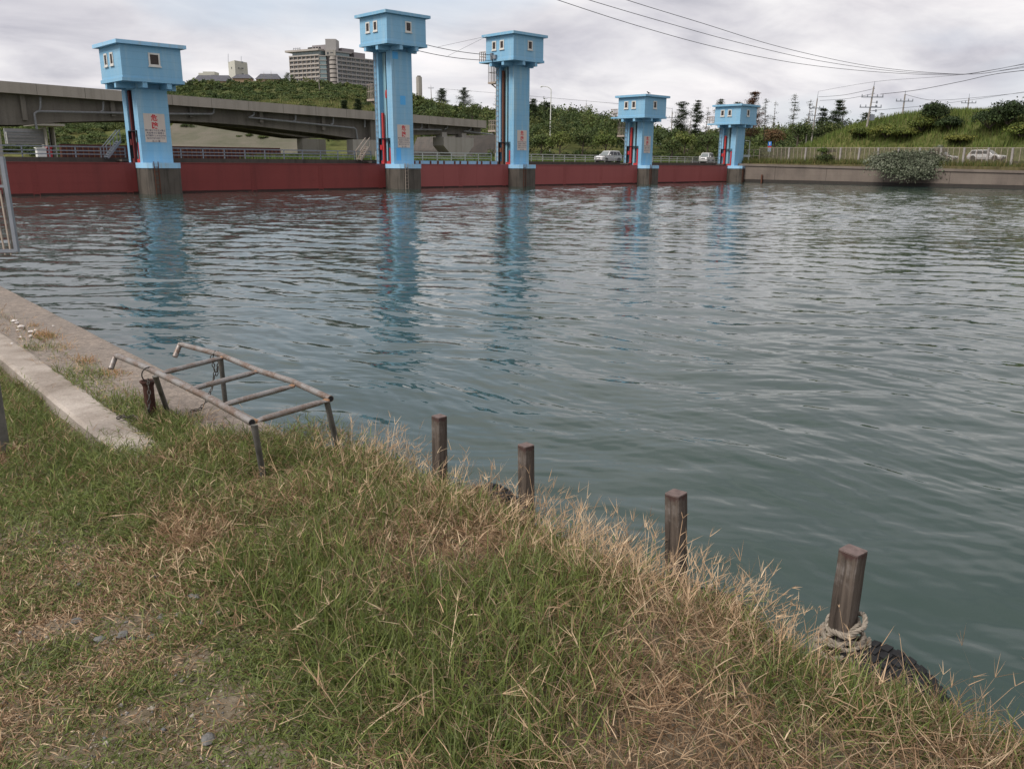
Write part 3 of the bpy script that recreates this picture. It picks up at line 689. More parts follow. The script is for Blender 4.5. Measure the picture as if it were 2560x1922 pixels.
# small grey sluice under the bridge at the left edge
M['panel_grey'] = plain('grey_panel_paint', (0.24, 0.235, 0.25), 0.6, 0, 0.1, 2)
def sluice():
    D = -84; e = empty('sluice', atoff(90, 395, D), 0); e.location.z = 0; tag(e, 'small grey sluice with twin concrete columns and flat slab, under the bridge', 'sluice')
    o = e.location
    def rect(u0, u1, v0, v1, off, th, name, mt):
        p = atoff(u0, v0, off); q = atoff(u1, v1, off); b = MB(); b.box(s_of(p), s_of(q), -off, -off + th, q.z, p.z, MT0); b.v = [tuple(Vector(x) - o) for x in b.v]; return b.build(name, mt, e)
    rect(10, 112, 321, 362, D - 1.2, 0.5, 'gate_panel', M['panel_grey'])
    for v0 in (330, 337, 346, 353): rect(12, 110, v0, v0 + 1.2, D - 1.1, 0.12, 'panel_rib', M['steel'])
    rect(16, 17.5, 330, 360, D - 1.05, 0.1, 'gauge', M['white']); rect(20, 90, 342, 343.5, D - 1.06, 0.1, 'mark_line', M['white'])
    rect(112, 126, 318, 400, D, 3, 'column', M['pale_conc']); rect(133, 146, 318, 400, D, 3, 'column', M['pale_conc']); rect(126.5, 132.5, 319, 400, D - 2, 0.5, 'slot', M['dark'])
    rect(84, 162, 308, 316, D + 1.5, 6, 'roof_slab', M['pale_conc'])
sluice()
# dark red ribbed barrier on the far channel bank
M['rust_red'] = weathered('dull_maroon', (0.075, 0.026, 0.025), (0.06, 0.025, 0.022), 0.8, 1, 0.1, 0.6)
def barrier(u0, u1, vt, off, lab):
    p = atoff(u0, vt, off); q = atoff(u1, vt, off); s0, s1 = s_of(p), s_of(q); z = (p.z + q.z) / 2
    e = empty('ribbed_barrier', weir(s0, off), TH); tag(e, lab, 'barrier'); L = s1 - s0
    b = MB(); b.box(0, L, 0, 0.3, 1.0, z); b.build('plate', M['rust_red'], e)
    b = MB()
    for x in np.arange(0, L, 0.55): b.box(x, x + 0.12, -0.12, -0.003, 1.0, z - 0.25)
    b.build('rib', M['rust'], e)
barrier(150, 700, 366, -24, 'dark red ribbed steel barrier seen through the grey railing')
def cabinet(u, v0, v1, w, lab, mt, off=-12):
    p = atoff(u, v0, off); q = atoff(u, v1, off); e = empty('cabinet', (p.x, p.y, q.z), TH); tag(e, lab, 'cabinet')
    b = MB(); b.box(-w / 2, w / 2, -0.3, 0.3, -1.2, p.z - q.z); b.build('box_body', mt, e, bevel=0.03)
    b = MB(); b.box(-w / 2 - 0.06, w / 2 + 0.06, -0.36, 0.36, p.z - q.z + 0.002, p.z - q.z + 0.07); b.build('lid', mt, e)
    b = MB(); b.box(-w / 2 + 0.06, w / 2 - 0.06, -0.325, -0.305, 0.05, p.z - q.z - 0.08); b.build('cabinet_door', mt, e)
cabinet(101, 371, 394, 0.8, 'white cabinet standing on the service bridge behind the grey railing', M['white'])
cabinet(122, 370, 376, 0.35, 'small red box behind the grey railing, beside the white cabinet', M['red_bright'])

# ------------------------------------------------------------------ buildings on the hill
M['hotel_a'] = weathered('hotel_tan', (0.40, 0.365, 0.335), (0.32, 0.29, 0.265), 0.5, 0.6, 0.06, 0.1, 0.85)
M['hotel_b'] = weathered('hotel_grey', (0.33, 0.315, 0.31), (0.26, 0.245, 0.24), 0.5, 0.6, 0.06, 0.1, 0.85)
M['hotel_c'] = weathered('hotel_mauve', (0.25, 0.23, 0.235), (0.20, 0.18, 0.185), 0.5, 0.6, 0.06, 0.1, 0.85)
mt, t, p = material('window_glass'); p.inputs['Base Color'].default_value = (0.045, 0.055, 0.06, 1); p.inputs['Roughness'].default_value = 0.08; p.inputs['Specular IOR Level'].default_value = 0.6; M['glass'] = mt
mt, t, p = material('pale_glass'); p.inputs['Base Color'].default_value = (0.16, 0.22, 0.23, 1); p.inputs['Roughness'].default_value = 0.1; p.inputs['Specular IOR Level'].default_value = 0.7; M['glass_pale'] = mt
M['tile'] = plain('dark_roof_tile', (0.085, 0.085, 0.10), 0.7, 0, 0.2, 0.6)
M['wall_white'] = weathered('cream_wall', (0.50, 0.49, 0.43), (0.40, 0.39, 0.35), 0.4, 0.6, 0.04, 0.1, 0.9)
M['wall_tan'] = plain('tan_house_wall', (0.34, 0.24, 0.16), 0.9)
def wall_frame(p, q):
    """matrix: x along p->q, -y towards the viewer, z up; origin p at z 0"""
    dx = (q - p); L = math.hypot(dx.x, dx.y); return Matrix.Translation((p.x, p.y, 0)) @ Matrix.Rotation(math.atan2(dx.y, dx.x), 4, 'Z'), L
def hotel():
    ctr = Vector((-130, 612, 50)); e = empty('hotel', ctr); tag(e, 'large tan and grey hotel block with balconies crowning the hill', 'building')
    def place(q):
        x, y, z = q; v0 = 409 - (z - 2.7) * FPX / y
        return Vector((aty(1280 + FPX * x / y, 200, y).x, y, aty(820, v0, y).z))
    def fin(mb, nm, mt):
        mb.v = [tuple(place(x) - ctr) for x in mb.v]; return mb.build(nm, mt, e)
    PLv, PRv = Vector((-162.7, 613, 0)), Vector((-137.9, 600, 0)); QL, QR = Vector((-126.0, 600, 0)), Vector((-90, 640, 0))
    proto = {}
    for nm, (a, c, ztp, cols, rows, dep, mt) in {'left': (PLv, PRv, 81.2, 7, 7, 16, M['hotel_a']), 'right': (QL, QR, 80.4, 13, 7, 16, M['hotel_b'])}.items():
        Mx, L = wall_frame(a, c); fh = 3.16
        b = MB(); b.box(0, L, 0, dep, 48, ztp, Mx); fin(b, 'wing_wall', mt)
        for r in range(rows + 1):
            b = MB(); z = ztp - fh * r; b.box(0, L, -1.1, -0.002, z - 0.75, z + 0.25, Mx); fin(b, 'balcony', mt)
        b = MB()
        for cix in range(cols + 1): x = L * cix / cols; b.box(max(0, x - 0.18), min(L, x + 0.18), -0.9, -0.004, 48, ztp - 0.8, Mx)
        fin(b, 'fin_wall', mt)
        for r in range(min(rows, 6)):
            for cix in range(cols if nm == 'left' else 9):
                x0 = L * cix / cols + 0.55; x1 = L * (cix + 1) / cols - 0.75; z1 = ztp - fh * r - 0.85; z0 = z1 - 1.45
                b = MB(); b.box(x0 + 0.35 * ((cix * 3 + r) % 3), x1 - 0.5 * ((cix + r) % 2), -0.06, -0.001, z0, z1, Mx); fin(b, 'window', M['glass'])
    Mx, L = wall_frame(PLv, PRv)
    b = MB(); b.box(1.5, L, 1.2, 14, 81.2, 84.1, Mx); fin(b, 'penthouse', M['glass_pale'])
    b = MB()
    for i in range(8): x = 1.6 + (L - 2) * i / 7; b.box(x, x + 0.15, 1.1, 1.197, 81.2, 84.1, Mx)
    fin(b, 'mullion', M['hotel_a'])
    b = MB(); b.box(-3.2, L + 0.3, -1.5, 15, 84.103, 85.5, Mx); fin(b, 'roof_slab', M['hotel_a'])
    b = MB(); b.box(12.5, L + 5, 6, 14, 85.503, 88.0, Mx); fin(b, 'plant_room', M['hotel_c'])
    b = MB(); b.box(17.5, L + 4.5, 5.5, 13, 88.003, 88.8, Mx); b.box(17.5, L + 4.5, 4.6, 5.99, 84.5, 88.8, Mx); fin(b, 'plant_room', M['hotel_c'])
    b = MB()
    for i in range(5): b.box(13.4 + 2.6 * i, 15.1 + 2.6 * i, 4.5, 4.597 if i > 1 else 5.99, 86.2, 87.5, Mx)
    fin(b, 'vent_opening', M['dark'])
    for i in range(4):
        b = MB(); b.tube([Mx @ Vector((2.5 + 1.9 * i + 0.65 * math.cos(q), 2, 86.6 + 0.75 * math.sin(q))) for q in np.linspace(0.3, 5.2 + 0.3 * i, 12)], 0.17, 5); fin(b, 'roof_letter', M['dark'])
    # middle: lift tower, white block, recess, rounded stack and bay column
    b = MB(); x0 = (817 - 1280) / FPX * 600; x1 = (843 - 1280) / FPX * 600; b.box(x0, x1, 601, 612, 84.6, 92.6); fin(b, 'lift_tower', M['hotel_b'])
    b = MB(); b.box(x0, x1 - 0.3, 599.2, 600.95, 80.2, 84.5); fin(b, 'stair_block', M['pale_conc'])
    b = MB(); b.box(x0 + 1.2, x0 + 2.4, 599.1, 599.197, 81.2, 82.9); b.box(x0 + 3.6, x0 + 5.6, 599.1, 599.197, 82.2, 82.7); fin(b, 'window', M['glass'])
    b = MB(); b.box(x0 - 4.6, x1, 602, 613, 48, 80.1); fin(b, 'core', M['hotel_c'])
    for r in range(8):
        z = 79.9 - 3.16 * r
        b = MB(); b.lathe([(3.0, z - 2.35), (3.0, z)], 24, Matrix.Translation((x1 - 2.6, 602, 0))); fin(b, 'round_balcony', M['hotel_a'])
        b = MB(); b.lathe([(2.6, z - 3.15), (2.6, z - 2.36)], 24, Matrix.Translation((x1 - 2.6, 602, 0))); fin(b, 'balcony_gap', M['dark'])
        b = MB(); b.box(x0 - 4.4, x0 + 0.2, 599.6, 601.99, z - 2.6, z, None); fin(b, 'bay_window', M['glass_pale'])
        b = MB(); b.box(x0 - 4.7, x0 + 0.5, 599.2, 601.98, z + 0.003, z + 0.45, None); fin(b, 'bay_floor', M['hotel_a'])
    Mx, L = wall_frame(QL, QR)
    b = MB(); b.box(0, 13, 2, 12, 80.4, 83.2, Mx); fin(b, 'top_storey', M['glass_pale'])
    b = MB(); b.box(-0.3, 14, 0.4, 13, 83.203, 84.3, Mx); fin(b, 'roof_slab', M['hotel_b'])
    b = MB(); b.box(8, 19, 4, 14, 84.303, 87.2, Mx); b.box(19.003, 29, 4, 14, 80.4, 85.2, Mx); fin(b, 'plant_room', M['hotel_c'])
hotel()
def px_box(u0, u1, v0, v1, dep, th, name, mt, parent, o, zmin=None):
    a = aty(u0, v0, dep); c = aty(u1, v1, dep); b = MB(); z0 = c.z if zmin is None else zmin
    b.box(a.x - o.x, c.x - o.x, dep - o.y, dep + th - o.y, z0 - o.z, a.z - o.z); return b.build(name, mt, parent)
def hill_buildings():
    o = aty(590, 190, 660); e = empty('tower_building', o); tag(e, 'cream tower block with aerials on the hilltop, left of the hotel', 'building')
    a = aty(570, 156, 660); m_ = aty(586.5, 156, 648); c = aty(617.5, 158, 662)
    b = MB(); pts = [(a.x, a.y), (m_.x, m_.y), (c.x, c.y), (c.x - 4, c.y + 14), (a.x + 2, a.y + 14)]; b.prism([(x - o.x, y - o.y) for x, y in pts], 50 - o.z, a.z - o.z); b.build('block', M['wall_white'], e)
    for u0, u1, v0, v1, dd in ((578, 583, 168, 173, 653.5), (596, 598, 169, 171.5, 651.5), (603.5, 608.5, 170, 172.5, 653.5), (605, 609, 184, 186.5, 653.7)):
        px_box(u0, u1, v0, v1, dd, 1.5, 'window', M['glass'], e, o)
    for u, v0 in ((570.5, 135), (603, 141)):
        p0 = aty(u, 157, 657); p1 = aty(u, v0, 657); b = MB(); b.bar(p0 - o, p1 - o, 0.22); b.build('aerial', M['steel'], e)
    px_box(592, 606, 154, 158, 656, 4, 'roof_plant', M['steel'], e, o)
    o = aty(517, 192, 670); e = empty('flat_roofed_building', o); tag(e, 'low cream flat-roofed building at the left end of the hilltop', 'building')
    px_box(496, 526, 183, 215, 672, 12, 'wing', M['wall_white'], e, o, 48); px_box(507, 539, 179.5, 215, 668, 10, 'wing', M['wall_white'], e, o, 48)
    px_box(527, 538, 188, 193, 667.8, 0.15, 'window', M['glass'], e, o); px_box(509, 513, 188.5, 192, 667.8, 0.15, 'window', M['white'], e, o)
    HB = [(470, 487, 195.5, 205, 'end of a dark tiled roof at the far left of the hilltop', 640), (481, 578, 188.5, 203, 'long dark tiled roof below the cream tower block', 646), (578, 628, 186.5, 196, 'tan house with dark tiled gable roof right of the cream tower', 638), (637, 700, 185, 198, 'dark tiled roof between the cream tower and the hotel', 632)]
    for u0, u1, vr, ve, lab, dep in HB:
        a = aty(u0, ve, dep); c = aty(u1, ve, dep); rz = aty((u0 + u1) / 2, vr, dep + 4).z; o = Vector(((a.x + c.x) / 2, dep, 50)); e = empty('tiled_house', o); tag(e, lab, 'house', 'tiled houses on the hilltop')
        hw = (c.x - a.x) / 2; b = MB(); b.box(-hw + 0.6, hw - 0.6, 0.8, 8, 0, a.z - 50 - 0.02); b.build('wall', M['wall_tan'], e)
        b = MB(); z0 = a.z - 50; z1 = rz - 50
        b.add([(-hw, 0, z0), (hw, 0, z0), (hw, 9, z0), (-hw, 9, z0), (-hw + 3, 4.5, z1), (hw - 3, 4.5, z1)], [(0, 1, 5, 4), (1, 2, 5), (2, 3, 4, 5), (3, 0, 4), (3, 2, 1, 0)]); b.build('roof', M['tile'], e)
    o = aty(1048, 224, 700); o.z = 40; e = empty('chimney', o); tag(e, 'pale concrete chimney stack rising from the wooded hill', 'chimney')
    tz = aty(1048, 193, 700).z - 40; b = MB(); b.lathe([(2.45, 0), (2.3, tz)], 8); b.build('stack', M['pale_conc'], e); b = MB(); b.lathe([(1.5, tz + 0.003), (1.5, tz + 0.9)], 8); b.build('flue', M['girder'], e)
hill_buildings()

# ------------------------------------------------------------------ poles, lamp and wires
M['pole'] = plain('concrete_pole', (0.26, 0.235, 0.21), 0.9, 0, 0.2, 2)
M['pole_pale'] = plain('pale_lamp_pole', (0.60, 0.60, 0.56), 0.5, 0, 0.1, 3)
def pole(ub, vb, ut, vt, dep, arms, lab, extra=0):
    T = aty(ut, vt, dep); B = Vector((aty(ub, vb, dep).x, dep, 0)); B.z = float(land(B.x, B.y)) - 0.5
    e = empty('utility_pole', B); tag(e, lab, 'pole', 'utility poles'); t_ = T - B; h = t_.length; sc = 1.0 if extra is not None else 1.0
    b = MB(); b.tube([(0, 0, 0), t_ * 0.9], [0.2, 0.12], 8); b.build('shaft', M['pole'], e, smooth=True)
    b = MB(); b.tube([t_ * 0.9, t_], [0.06, 0.03], 5); b.build('spike', M['steel'], e)
    for dz, wd in arms:
        q = t_ * (1 - dz / h); b = MB(); b.bar(q + Vector((-wd, -0.12, 0)), q + Vector((wd, -0.12, 0)), 0.13, 0.15); b.build('crossarm', M['steel'], e)
        for x in (-wd * 0.95, -wd * 0.45, wd * 0.45, wd * 0.95):
            b = MB(); b.lathe([(0.05, 0), (0.11, 0.1), (0.07, 0.2), (0.1, 0.3), (0.04, 0.38)], 8, Matrix.Translation(q + Vector((x, -0.12, 0.08)))); b.build('insulator', M['steel'], e)
    if extra:
        q = t_ * 0.66; b = MB(); b.box(q.x + 0.12, q.x + 0.72, q.y - 0.32, q.y + 0.32, q.z - 3.6, q.z - 2.6); b.build('transformer', M['steel'], e)
        b = MB()
        for dz in (0.6, 1.3, 2.0): b.bar(q + Vector((0, -0.1, -dz)), q + Vector((1.1, -0.1, -dz)), 0.08); b.bar(q + Vector((0.9, -0.1, -dz - 0.2)), q + Vector((0.9, -0.1, -dz + 0.25)), 0.2)
        b.build('switch_gear', M['steel'], e)
    return T
T1p = pole(2025, 365, 2046, 229, 188, ((3.4, 1.6), (4.9, 1.5), (6.0, 0.9)), 'utility pole in front of the dark pines, right of the last tower')
T2p = pole(2161, 367, 2187, 204, 153, ((2.6, 1.9), (4.3, 1.9)), 'tall concrete utility pole with switch gear, left end of the grassy mound', 1)
pole(2257, 277, 2264, 227, 165, ((1.9, 1.6),), 'utility pole rising behind the crest of the grassy mound, left of the bushes')
pole(2420, 269, 2424, 235, 190, ((1.9, 1.6),), 'utility pole behind the middle of the grassy mound crest')
pole(2539, 267, 2540, 252, 230, ((1.6, 1.6),), 'short visible pole top behind the right end of the mound')
pole(678, 215, 677.5, 176, 560, ((3, 3.2),), 'small utility pole on the hill, left of the hotel')
pole(659, 200, 659.5, 178.5, 600, ((3, 2.6),), 'distant pole top above the tiled roofs')
pole(799, 225, 796, 187, 420, ((1.6, 1.5),), 'thin bare pole in front of the hotel')
pole(1079, 255, 1077, 212, 380, ((1.5, 1.2),), 'thin pole among the trees under the chimney')
pole(1465, 280, 1466, 250, 300, ((2.5, 1.5),), 'small pole above the wood, right of the street lamp')
pole(1681, 300, 1681, 270, 240, ((2.6, 1.7),), 'small pole above the wood between the two short towers')
def lamp():
    dep = 190; B = aty(1375, 330, dep); B.z = float(land(B.x, B.y)); T = aty(1377, 228, dep); h = T.z - B.z
    e = empty('street_lamp', B); tag(e, 'white curved street lamp standing above the wood', 'lamp'); dx = aty(1351, 219, dep).x - B.x
    b = MB(); b.tube([(0, 0, 0), (0.1, 0, h), (0.05, 0, h + 0.35), (dx * 0.25, 0, h + 0.78), (dx * 0.55, 0, h + 0.9), (dx * 0.9, 0, h + 0.95)], [0.14, 0.1, 0.09, 0.08, 0.07, 0.06], 8); b.build('mast', M['pole_pale'], e, smooth=True)
    b = MB(); b.tube([(dx * 0.78, 0, h + 0.9), (dx * 0.9, 0, h + 0.9), (dx, 0, h + 0.8)], [0.1, 0.2, 0.1], 8); b.build('lantern', M['pole_pale'], e, smooth=True)
lamp()
def wire_px(pts, r, lab):
    P = [aty(u, v, y) for u, v, y in pts]; Q = []
    for i in range(len(P) - 1):
        p0 = P[max(i - 1, 0)]; p1, p2 = P[i], P[i + 1]; p3 = P[min(i + 2, len(P) - 1)]
        for k in range(8):
            t_ = k / 8; Q.append(0.5 * ((2 * p1) + (p2 - p0) * t_ + (2 * p0 - 5 * p1 + 4 * p2 - p3) * t_ ** 2 + (3 * p1 - 3 * p2 - p0 + p3) * t_ ** 3))
    Q.append(P[-1]); return cable('power_line', Q, r, lab, 'wire', 'overhead power lines')
wire_px([(1250, -50, 60), (1392, 0, 64), (1600, 67, 72), (1800, 121, 82), (2000, 160, 93), (2200, 181, 103), (2380, 188, 108), (2480, 176, 106), (2680, 135, 100)], 0.024, 'lowest of the three overhead wires sweeping down from the top edge')
wire_px([(1330, -45, 62), (1470, 0, 66), (1650, 53, 74), (1850, 108, 85), (2050, 153, 97), (2250, 180, 106), (2420, 186, 108), (2500, 178, 107), (2680, 152, 102)], 0.024, 'middle of the three overhead wires sweeping down from the top edge')
wire_px([(1430, -48, 64), (1565, 0, 68), (1750, 57, 76), (1950, 118, 88), (2150, 162, 100), (2300, 180, 106), (2430, 186, 108), (2520, 174, 106), (2680, 142, 100)], 0.024, 'topmost of the three overhead wires sweeping down from the top edge')
wire_px([(2187 + 14, 236, 153), (2290, 226, 148), (2400, 205, 138), (2500, 184, 126), (2680, 165, 110)], 0.042, 'thick spliced cable from the tall utility pole towards the right')
wire_px([(2046, 243, 188), (2110, 238, 172), (2187, 222, 153)], 0.035, 'pair of wires sagging between the two nearest poles, upper')
wire_px([(2050, 252, 188), (2120, 247, 172), (2187, 234, 153)], 0.035, 'pair of wires sagging between the two nearest poles, lower')
wire_px([(2264, 237, 165), (2330, 251, 176), (2424, 246, 190), (2560, 232, 205), (2680, 220, 215)], 0.035, 'thin wire running behind the mound crest between two pole tops')
wire_px([(2180, 277, 153), (2300, 266, 160), (2430, 250, 175), (2680, 212, 190)], 0.03, 'long thin wire low over the grassy mound, rising to the right')
wire_px([(2046, 229, 188), (2187, 205, 153), (2340, 193, 145), (2440, 182, 140), (2680, 140, 120)], 0.022, 'faint top wire passing over the pole tips')
wire_px([(1100, 222, 380), (1236, 233, 340), (1466, 253, 300), (1681, 272, 240)], 0.045, 'faint distant wire over the wood between small poles')

# ------------------------------------------------------------------ cars
mt, t, p = material('white_car_paint'); p.inputs['Base Color'].default_value = (0.66, 0.65, 0.65, 1); p.inputs['Roughness'].default_value = 0.25; p.inputs['Coat Weight'].default_value = 0.5; M['car'] = mt
mt, t, p = material('car_window'); p.inputs['Base Color'].default_value = (0.03, 0.034, 0.04, 1); p.inputs['Roughness'].default_value = 0.06; M['car_glass'] = mt
mt, t, p = material('windscreen'); p.inputs['Base Color'].default_value = (0.16, 0.18, 0.18, 1); p.inputs['Roughness'].default_value = 0.05; M['screen'] = mt
M['tyre'] = plain('tyre_rubber', (0.018, 0.018, 0.02), 0.8, 0, 0.3, 20)
M['rim'] = plain('wheel_rim', (0.3, 0.3, 0.31), 0.35, 0.7)
M['lampglass'] = plain('headlamp', (0.55, 0.55, 0.56), 0.15, 0.0, 0.1, 20, 0.6)
M['tail'] = plain('tail_lamp', (0.35, 0.02, 0.02), 0.25)
def car(P, rotz, L, Wd, H, lab, hood=0.26, van=False):
    e = empty('car', P, rotz); tag(e, lab, 'car', 'white cars on the road'); w = Wd / 2
    bl = H * 0.58; x0 = -L / 2; x1 = L / 2; hx = x1 - L * hood
    def loft(secs, name, mt, bev=0.05):
        b = MB(); n = len(secs[0]); vs = [q for s_ in secs for q in s_]; fs = []
        for i in range(len(secs) - 1): fs += [(i * n + k, (i + 1) * n + k, (i + 1) * n + (k + 1) % n, i * n + (k + 1) % n) for k in range(n)]
        fs += [tuple(range(n)), tuple((len(secs) - 1) * n + k for k in range(n - 1, -1, -1))]; b.add(vs, fs); return b.build(name, mt, e, bevel=bev)
    def sec(x, hw, z0, z1, tuck=0.9): return [(x, -hw * tuck, z0), (x, -hw, z0 + (z1 - z0) * 0.45), (x, -hw * 0.96, z1), (x, hw * 0.96, z1), (x, hw, z0 + (z1 - z0) * 0.45), (x, hw * tuck, z0)]
    nose = bl * (0.90 if not van else 0.98)
    loft([sec(x0, w * 0.90, 0.34, bl * 0.98), sec(x0 + 0.25, w * 0.98, 0.24, bl * 1.02), sec(-0.2, w, 0.22, bl), sec(hx, w, 0.22, bl), sec(x1 - 0.45, w * 0.98, 0.24, nose), sec(x1 - 0.1, w * 0.90, 0.28, nose * 0.93), sec(x1, w * 0.78, 0.36, nose * 0.80)], 'body', M['car'])
    rf = w * 0.74; rx0 = x0 + (0.35 if van else 0.55); rx1 = hx - (0.75 if not van else 0.55)
    cab = [[(x0 + 0.12, -w * 0.9, bl), (x0 + 0.12, w * 0.9, bl)], ]
    b = MB()
    lo = [(x0 + 0.1, w * 0.92, bl * 0.99), (hx, w * 0.93, bl * 0.985)]; hi = [(rx0, rf, H - 0.05), (rx1, rf, H - 0.05)]
    vs = [(lo[0][0], -lo[0][1], lo[0][2]), (lo[1][0], -lo[1][1], lo[1][2]), (lo[1][0], lo[1][1], lo[1][2]), (lo[0][0], lo[0][1], lo[0][2]),
          (hi[0][0], -hi[0][1], hi[0][2]), (hi[1][0], -hi[1][1], hi[1][2]), (hi[1][0], hi[1][1], hi[1][2]), (hi[0][0], hi[0][1], hi[0][2]),
          ((rx0 + rx1) / 2 + 0.1, -rf, H), ((rx0 + rx1) / 2 + 0.1, rf, H)]
    b.add(vs, [(3, 2, 1, 0), (0, 1, 5, 8, 4), (2, 3, 7, 9, 6), (1, 2, 6, 5), (3, 0, 4, 7), (4, 8, 9, 7), (8, 5, 6, 9)]); b.build('cabin', M['car'], e, bevel=0.05)
    V = [Vector(q) for q in vs]
    def pane(a, b_, c, d, u0, u1, w0, w1, name, mt):
        def q(u, v): return (a.lerp(b_, u)).lerp(d.lerp(c, u), v)
        pts = [q(u0, w0), q(u1, w0), q(u1, w1), q(u0, w1)]; n = (pts[1] - pts[0]).cross(pts[3] - pts[0]).normalized()
        m_ = MB(); m_.add([p_ + n * 0.012 for p_ in pts] + [p_ - n * 0.03 for p_ in pts], [(0, 1, 2, 3), (7, 6, 5, 4), (0, 4, 5, 1), (1, 5, 6, 2), (2, 6, 7, 3), (3, 7, 4, 0)]); m_.build(name, mt, e)
    for (a, b_, c, d) in ((V[0], V[1], V[5], V[4]), (V[2], V[3], V[7], V[6])):
        f = (a is V[2])
        for u0, u1 in (((0.06, 0.30), (0.33, 0.62), (0.65, 0.93))):
            if f: u0, u1 = 1 - u1, 1 - u0
            pane(a, b_, c, d, u0, u1, 0.12, 0.86, 'side_window', M['car_glass'])
    pane(V[1], V[2], V[6], V[5], 0.06, 0.94, 0.1, 0.9, 'windscreen', M['screen']); pane(V[3], V[0], V[4], V[7], 0.1, 0.9, 0.25, 0.88, 'rear_window', M['car_glass'])
    for x in (x0 + L * 0.19, x1 - L * 0.18):
        for sy in (-1, 1):
            Mx = Matrix.Translation((x, sy * (w - 0.1), 0.33)) @ Matrix.Rotation(R(90), 4, 'X')
            b = MB(); b.lathe([(0.2, -0.11), (0.31, -0.115), (0.33, -0.07), (0.33, 0.07), (0.31, 0.115), (0.2, 0.11)], 18, Mx); o = b.build('wheel', M['tyre'], e, smooth=True)
            b = MB(); b.lathe([(0.03, -0.12), (0.2, -0.1), (0.2, 0.1), (0.03, 0.12)], 10, Mx); b.build('rim', M['rim'], o)
            b = MB(); b.lathe([(0.36, -0.02), (0.4, -0.02), (0.4, 0.02), (0.36, 0.02)], 18, Matrix.Translation((x, sy * (w + 0.005), 0.35)) @ Matrix.Rotation(R(90), 4, 'X')); b.build('wheel_arch', M['tyre'], e)
    for sy in (-1, 1):
        b = MB(); b.box(x1 - 0.5, x1 - 0.03, sy * w * 0.62 - 0.16, sy * w * 0.62 + 0.16, nose * 0.70, nose * 0.86); b.build('headlight', M['lampglass'], e, bevel=0.04)
        b = MB(); b.box(x0 - 0.02, x0 + 0.12, sy * w * 0.78 - 0.1, sy * w * 0.78 + 0.1, bl * 0.72, bl * 1.0); b.build('tail_light', M['tail'], e)
        b = MB(); b.box(hx - 0.55, hx - 0.35, sy * (w + 0.1) - 0.1, sy * (w + 0.1) + 0.1, bl + 0.02, bl + 0.19); b.build('mirror', M['car'], e, bevel=0.04)
    b = MB(); b.box(x1 - 0.12, x1 + 0.015, -w * 0.42, w * 0.42, nose * 0.62, nose * 0.82); b.build('grille', M['steel_dark'], e)
    b = MB(); b.box(x1 - 0.2, x1 + 0.01, -w * 0.6, w * 0.6, 0.3, 0.45); b.build('lower_intake', M['steel_dark'], e)
    b = MB(); b.box(x1 - 0.02, x1 + 0.035, -0.17, 0.17, 0.47, 0.62); b.build('number_plate', M['white'], e)
    b = MB(); b.box(x0 + 0.6, x1 - 0.6, -w * 0.85, w * 0.85, 0.14, 0.26); b.build('underside', M['steel_dark'], e)
P = atoff(1520, 404, -7.2); P.z = 2.985; car(P, TH + math.pi, 4.7, 1.84, 1.72, 'white estate car facing left on the service bridge beside the bird tower')
P = aty(1766, 393, 156); P.z = 3.0; car(P, R(-118), 4.4, 1.75, 1.85, 'white van behind railings just left of the farthest blue tower', 0.2, True)
WD = Vector((0.574, -0.818, 0)); WN = Vector((0.818, 0.574, 0)); WA = Vector((37.5, 143.0, 0))
def wall_pt(t_, r, z): return WA + WD * t_ + WN * r + Vector((0, 0, z))
def on_road(u, v, r):                        # pixel on the upright plane r metres behind the river wall
    q = ray(u, v); s = (WA + WN * r - EYEV).dot(WN) / q.dot(WN); return EYEV + q * s
P = on_road(2466, 395, 6.2); P.z = 3.42; car(P, math.atan2(WD.y, WD.x), 4.6, 1.75, 1.5, 'white hatchback parked behind the fence, right of the silvery bush')
P = on_road(2352, 397, 6.4); P.z = 3.36; car(P, math.atan2(WD.y, WD.x), 4.3, 1.7, 1.46, 'white car half hidden behind the silvery bush')
M['asphalt'] = plain('asphalt', (0.06, 0.06, 0.06), 0.9, 0, 0.15, 4)
b = MB()
for i in range(12):
    t0, t1 = -30 + i * 10, -20 + i * 10
    vs = [wall_pt(t_, r, z) for t_, r, z in ((t0, 3.9, 3.4), (t1, 3.9, 3.4), (t1, 11.5, 3.4), (t0, 11.5, 3.4))]
    lo = [v_ - Vector((0, 0, 1.5)) for v_ in vs]; b.add(vs + lo, [(0, 1, 2, 3), (7, 6, 5, 4), (0, 4, 5, 1), (1, 5, 6, 2), (2, 6, 7, 3), (3, 7, 4, 0)])
structure(b.build('road', M['asphalt']))

# ------------------------------------------------------------------ right-hand river wall and fence
M['wall'] = weathered('river_wall_concrete', (0.20, 0.165, 0.14), (0.10, 0.082, 0.072), 0.8, 0.35, 0.22, 0.6, 0.9, boards=0.62, blotch=0.8)
M['wall_wet'] = weathered('wet_wall_foot', (0.05, 0.043, 0.038), (0.03, 0.028, 0.026), 0.8, 0.9, 0.25, 0.8, 0.6)
def wz(t_): return 2.95 - 0.0155 * max(t_, -8)
e = empty('river_wall', WA, math.atan2(WD.y, WD.x)); tag(e, 'brown weathered concrete river wall along the far right bank', 'wall')
def wpoly(mb, t0, t1, y0, y1, z0a, z0b, z1a, z1b):
    mb.add([(t0, y0, z0a), (t1, y0, z0b), (t1, y1, z0b), (t0, y1, z0a), (t0, y0, z1a), (t1, y0, z1b), (t1, y1, z1b), (t0, y1, z1a)], [(3, 2, 1, 0), (4, 5, 6, 7), (0, 1, 5, 4), (1, 2, 6, 5), (2, 3, 7, 6), (3, 0, 4, 7)])
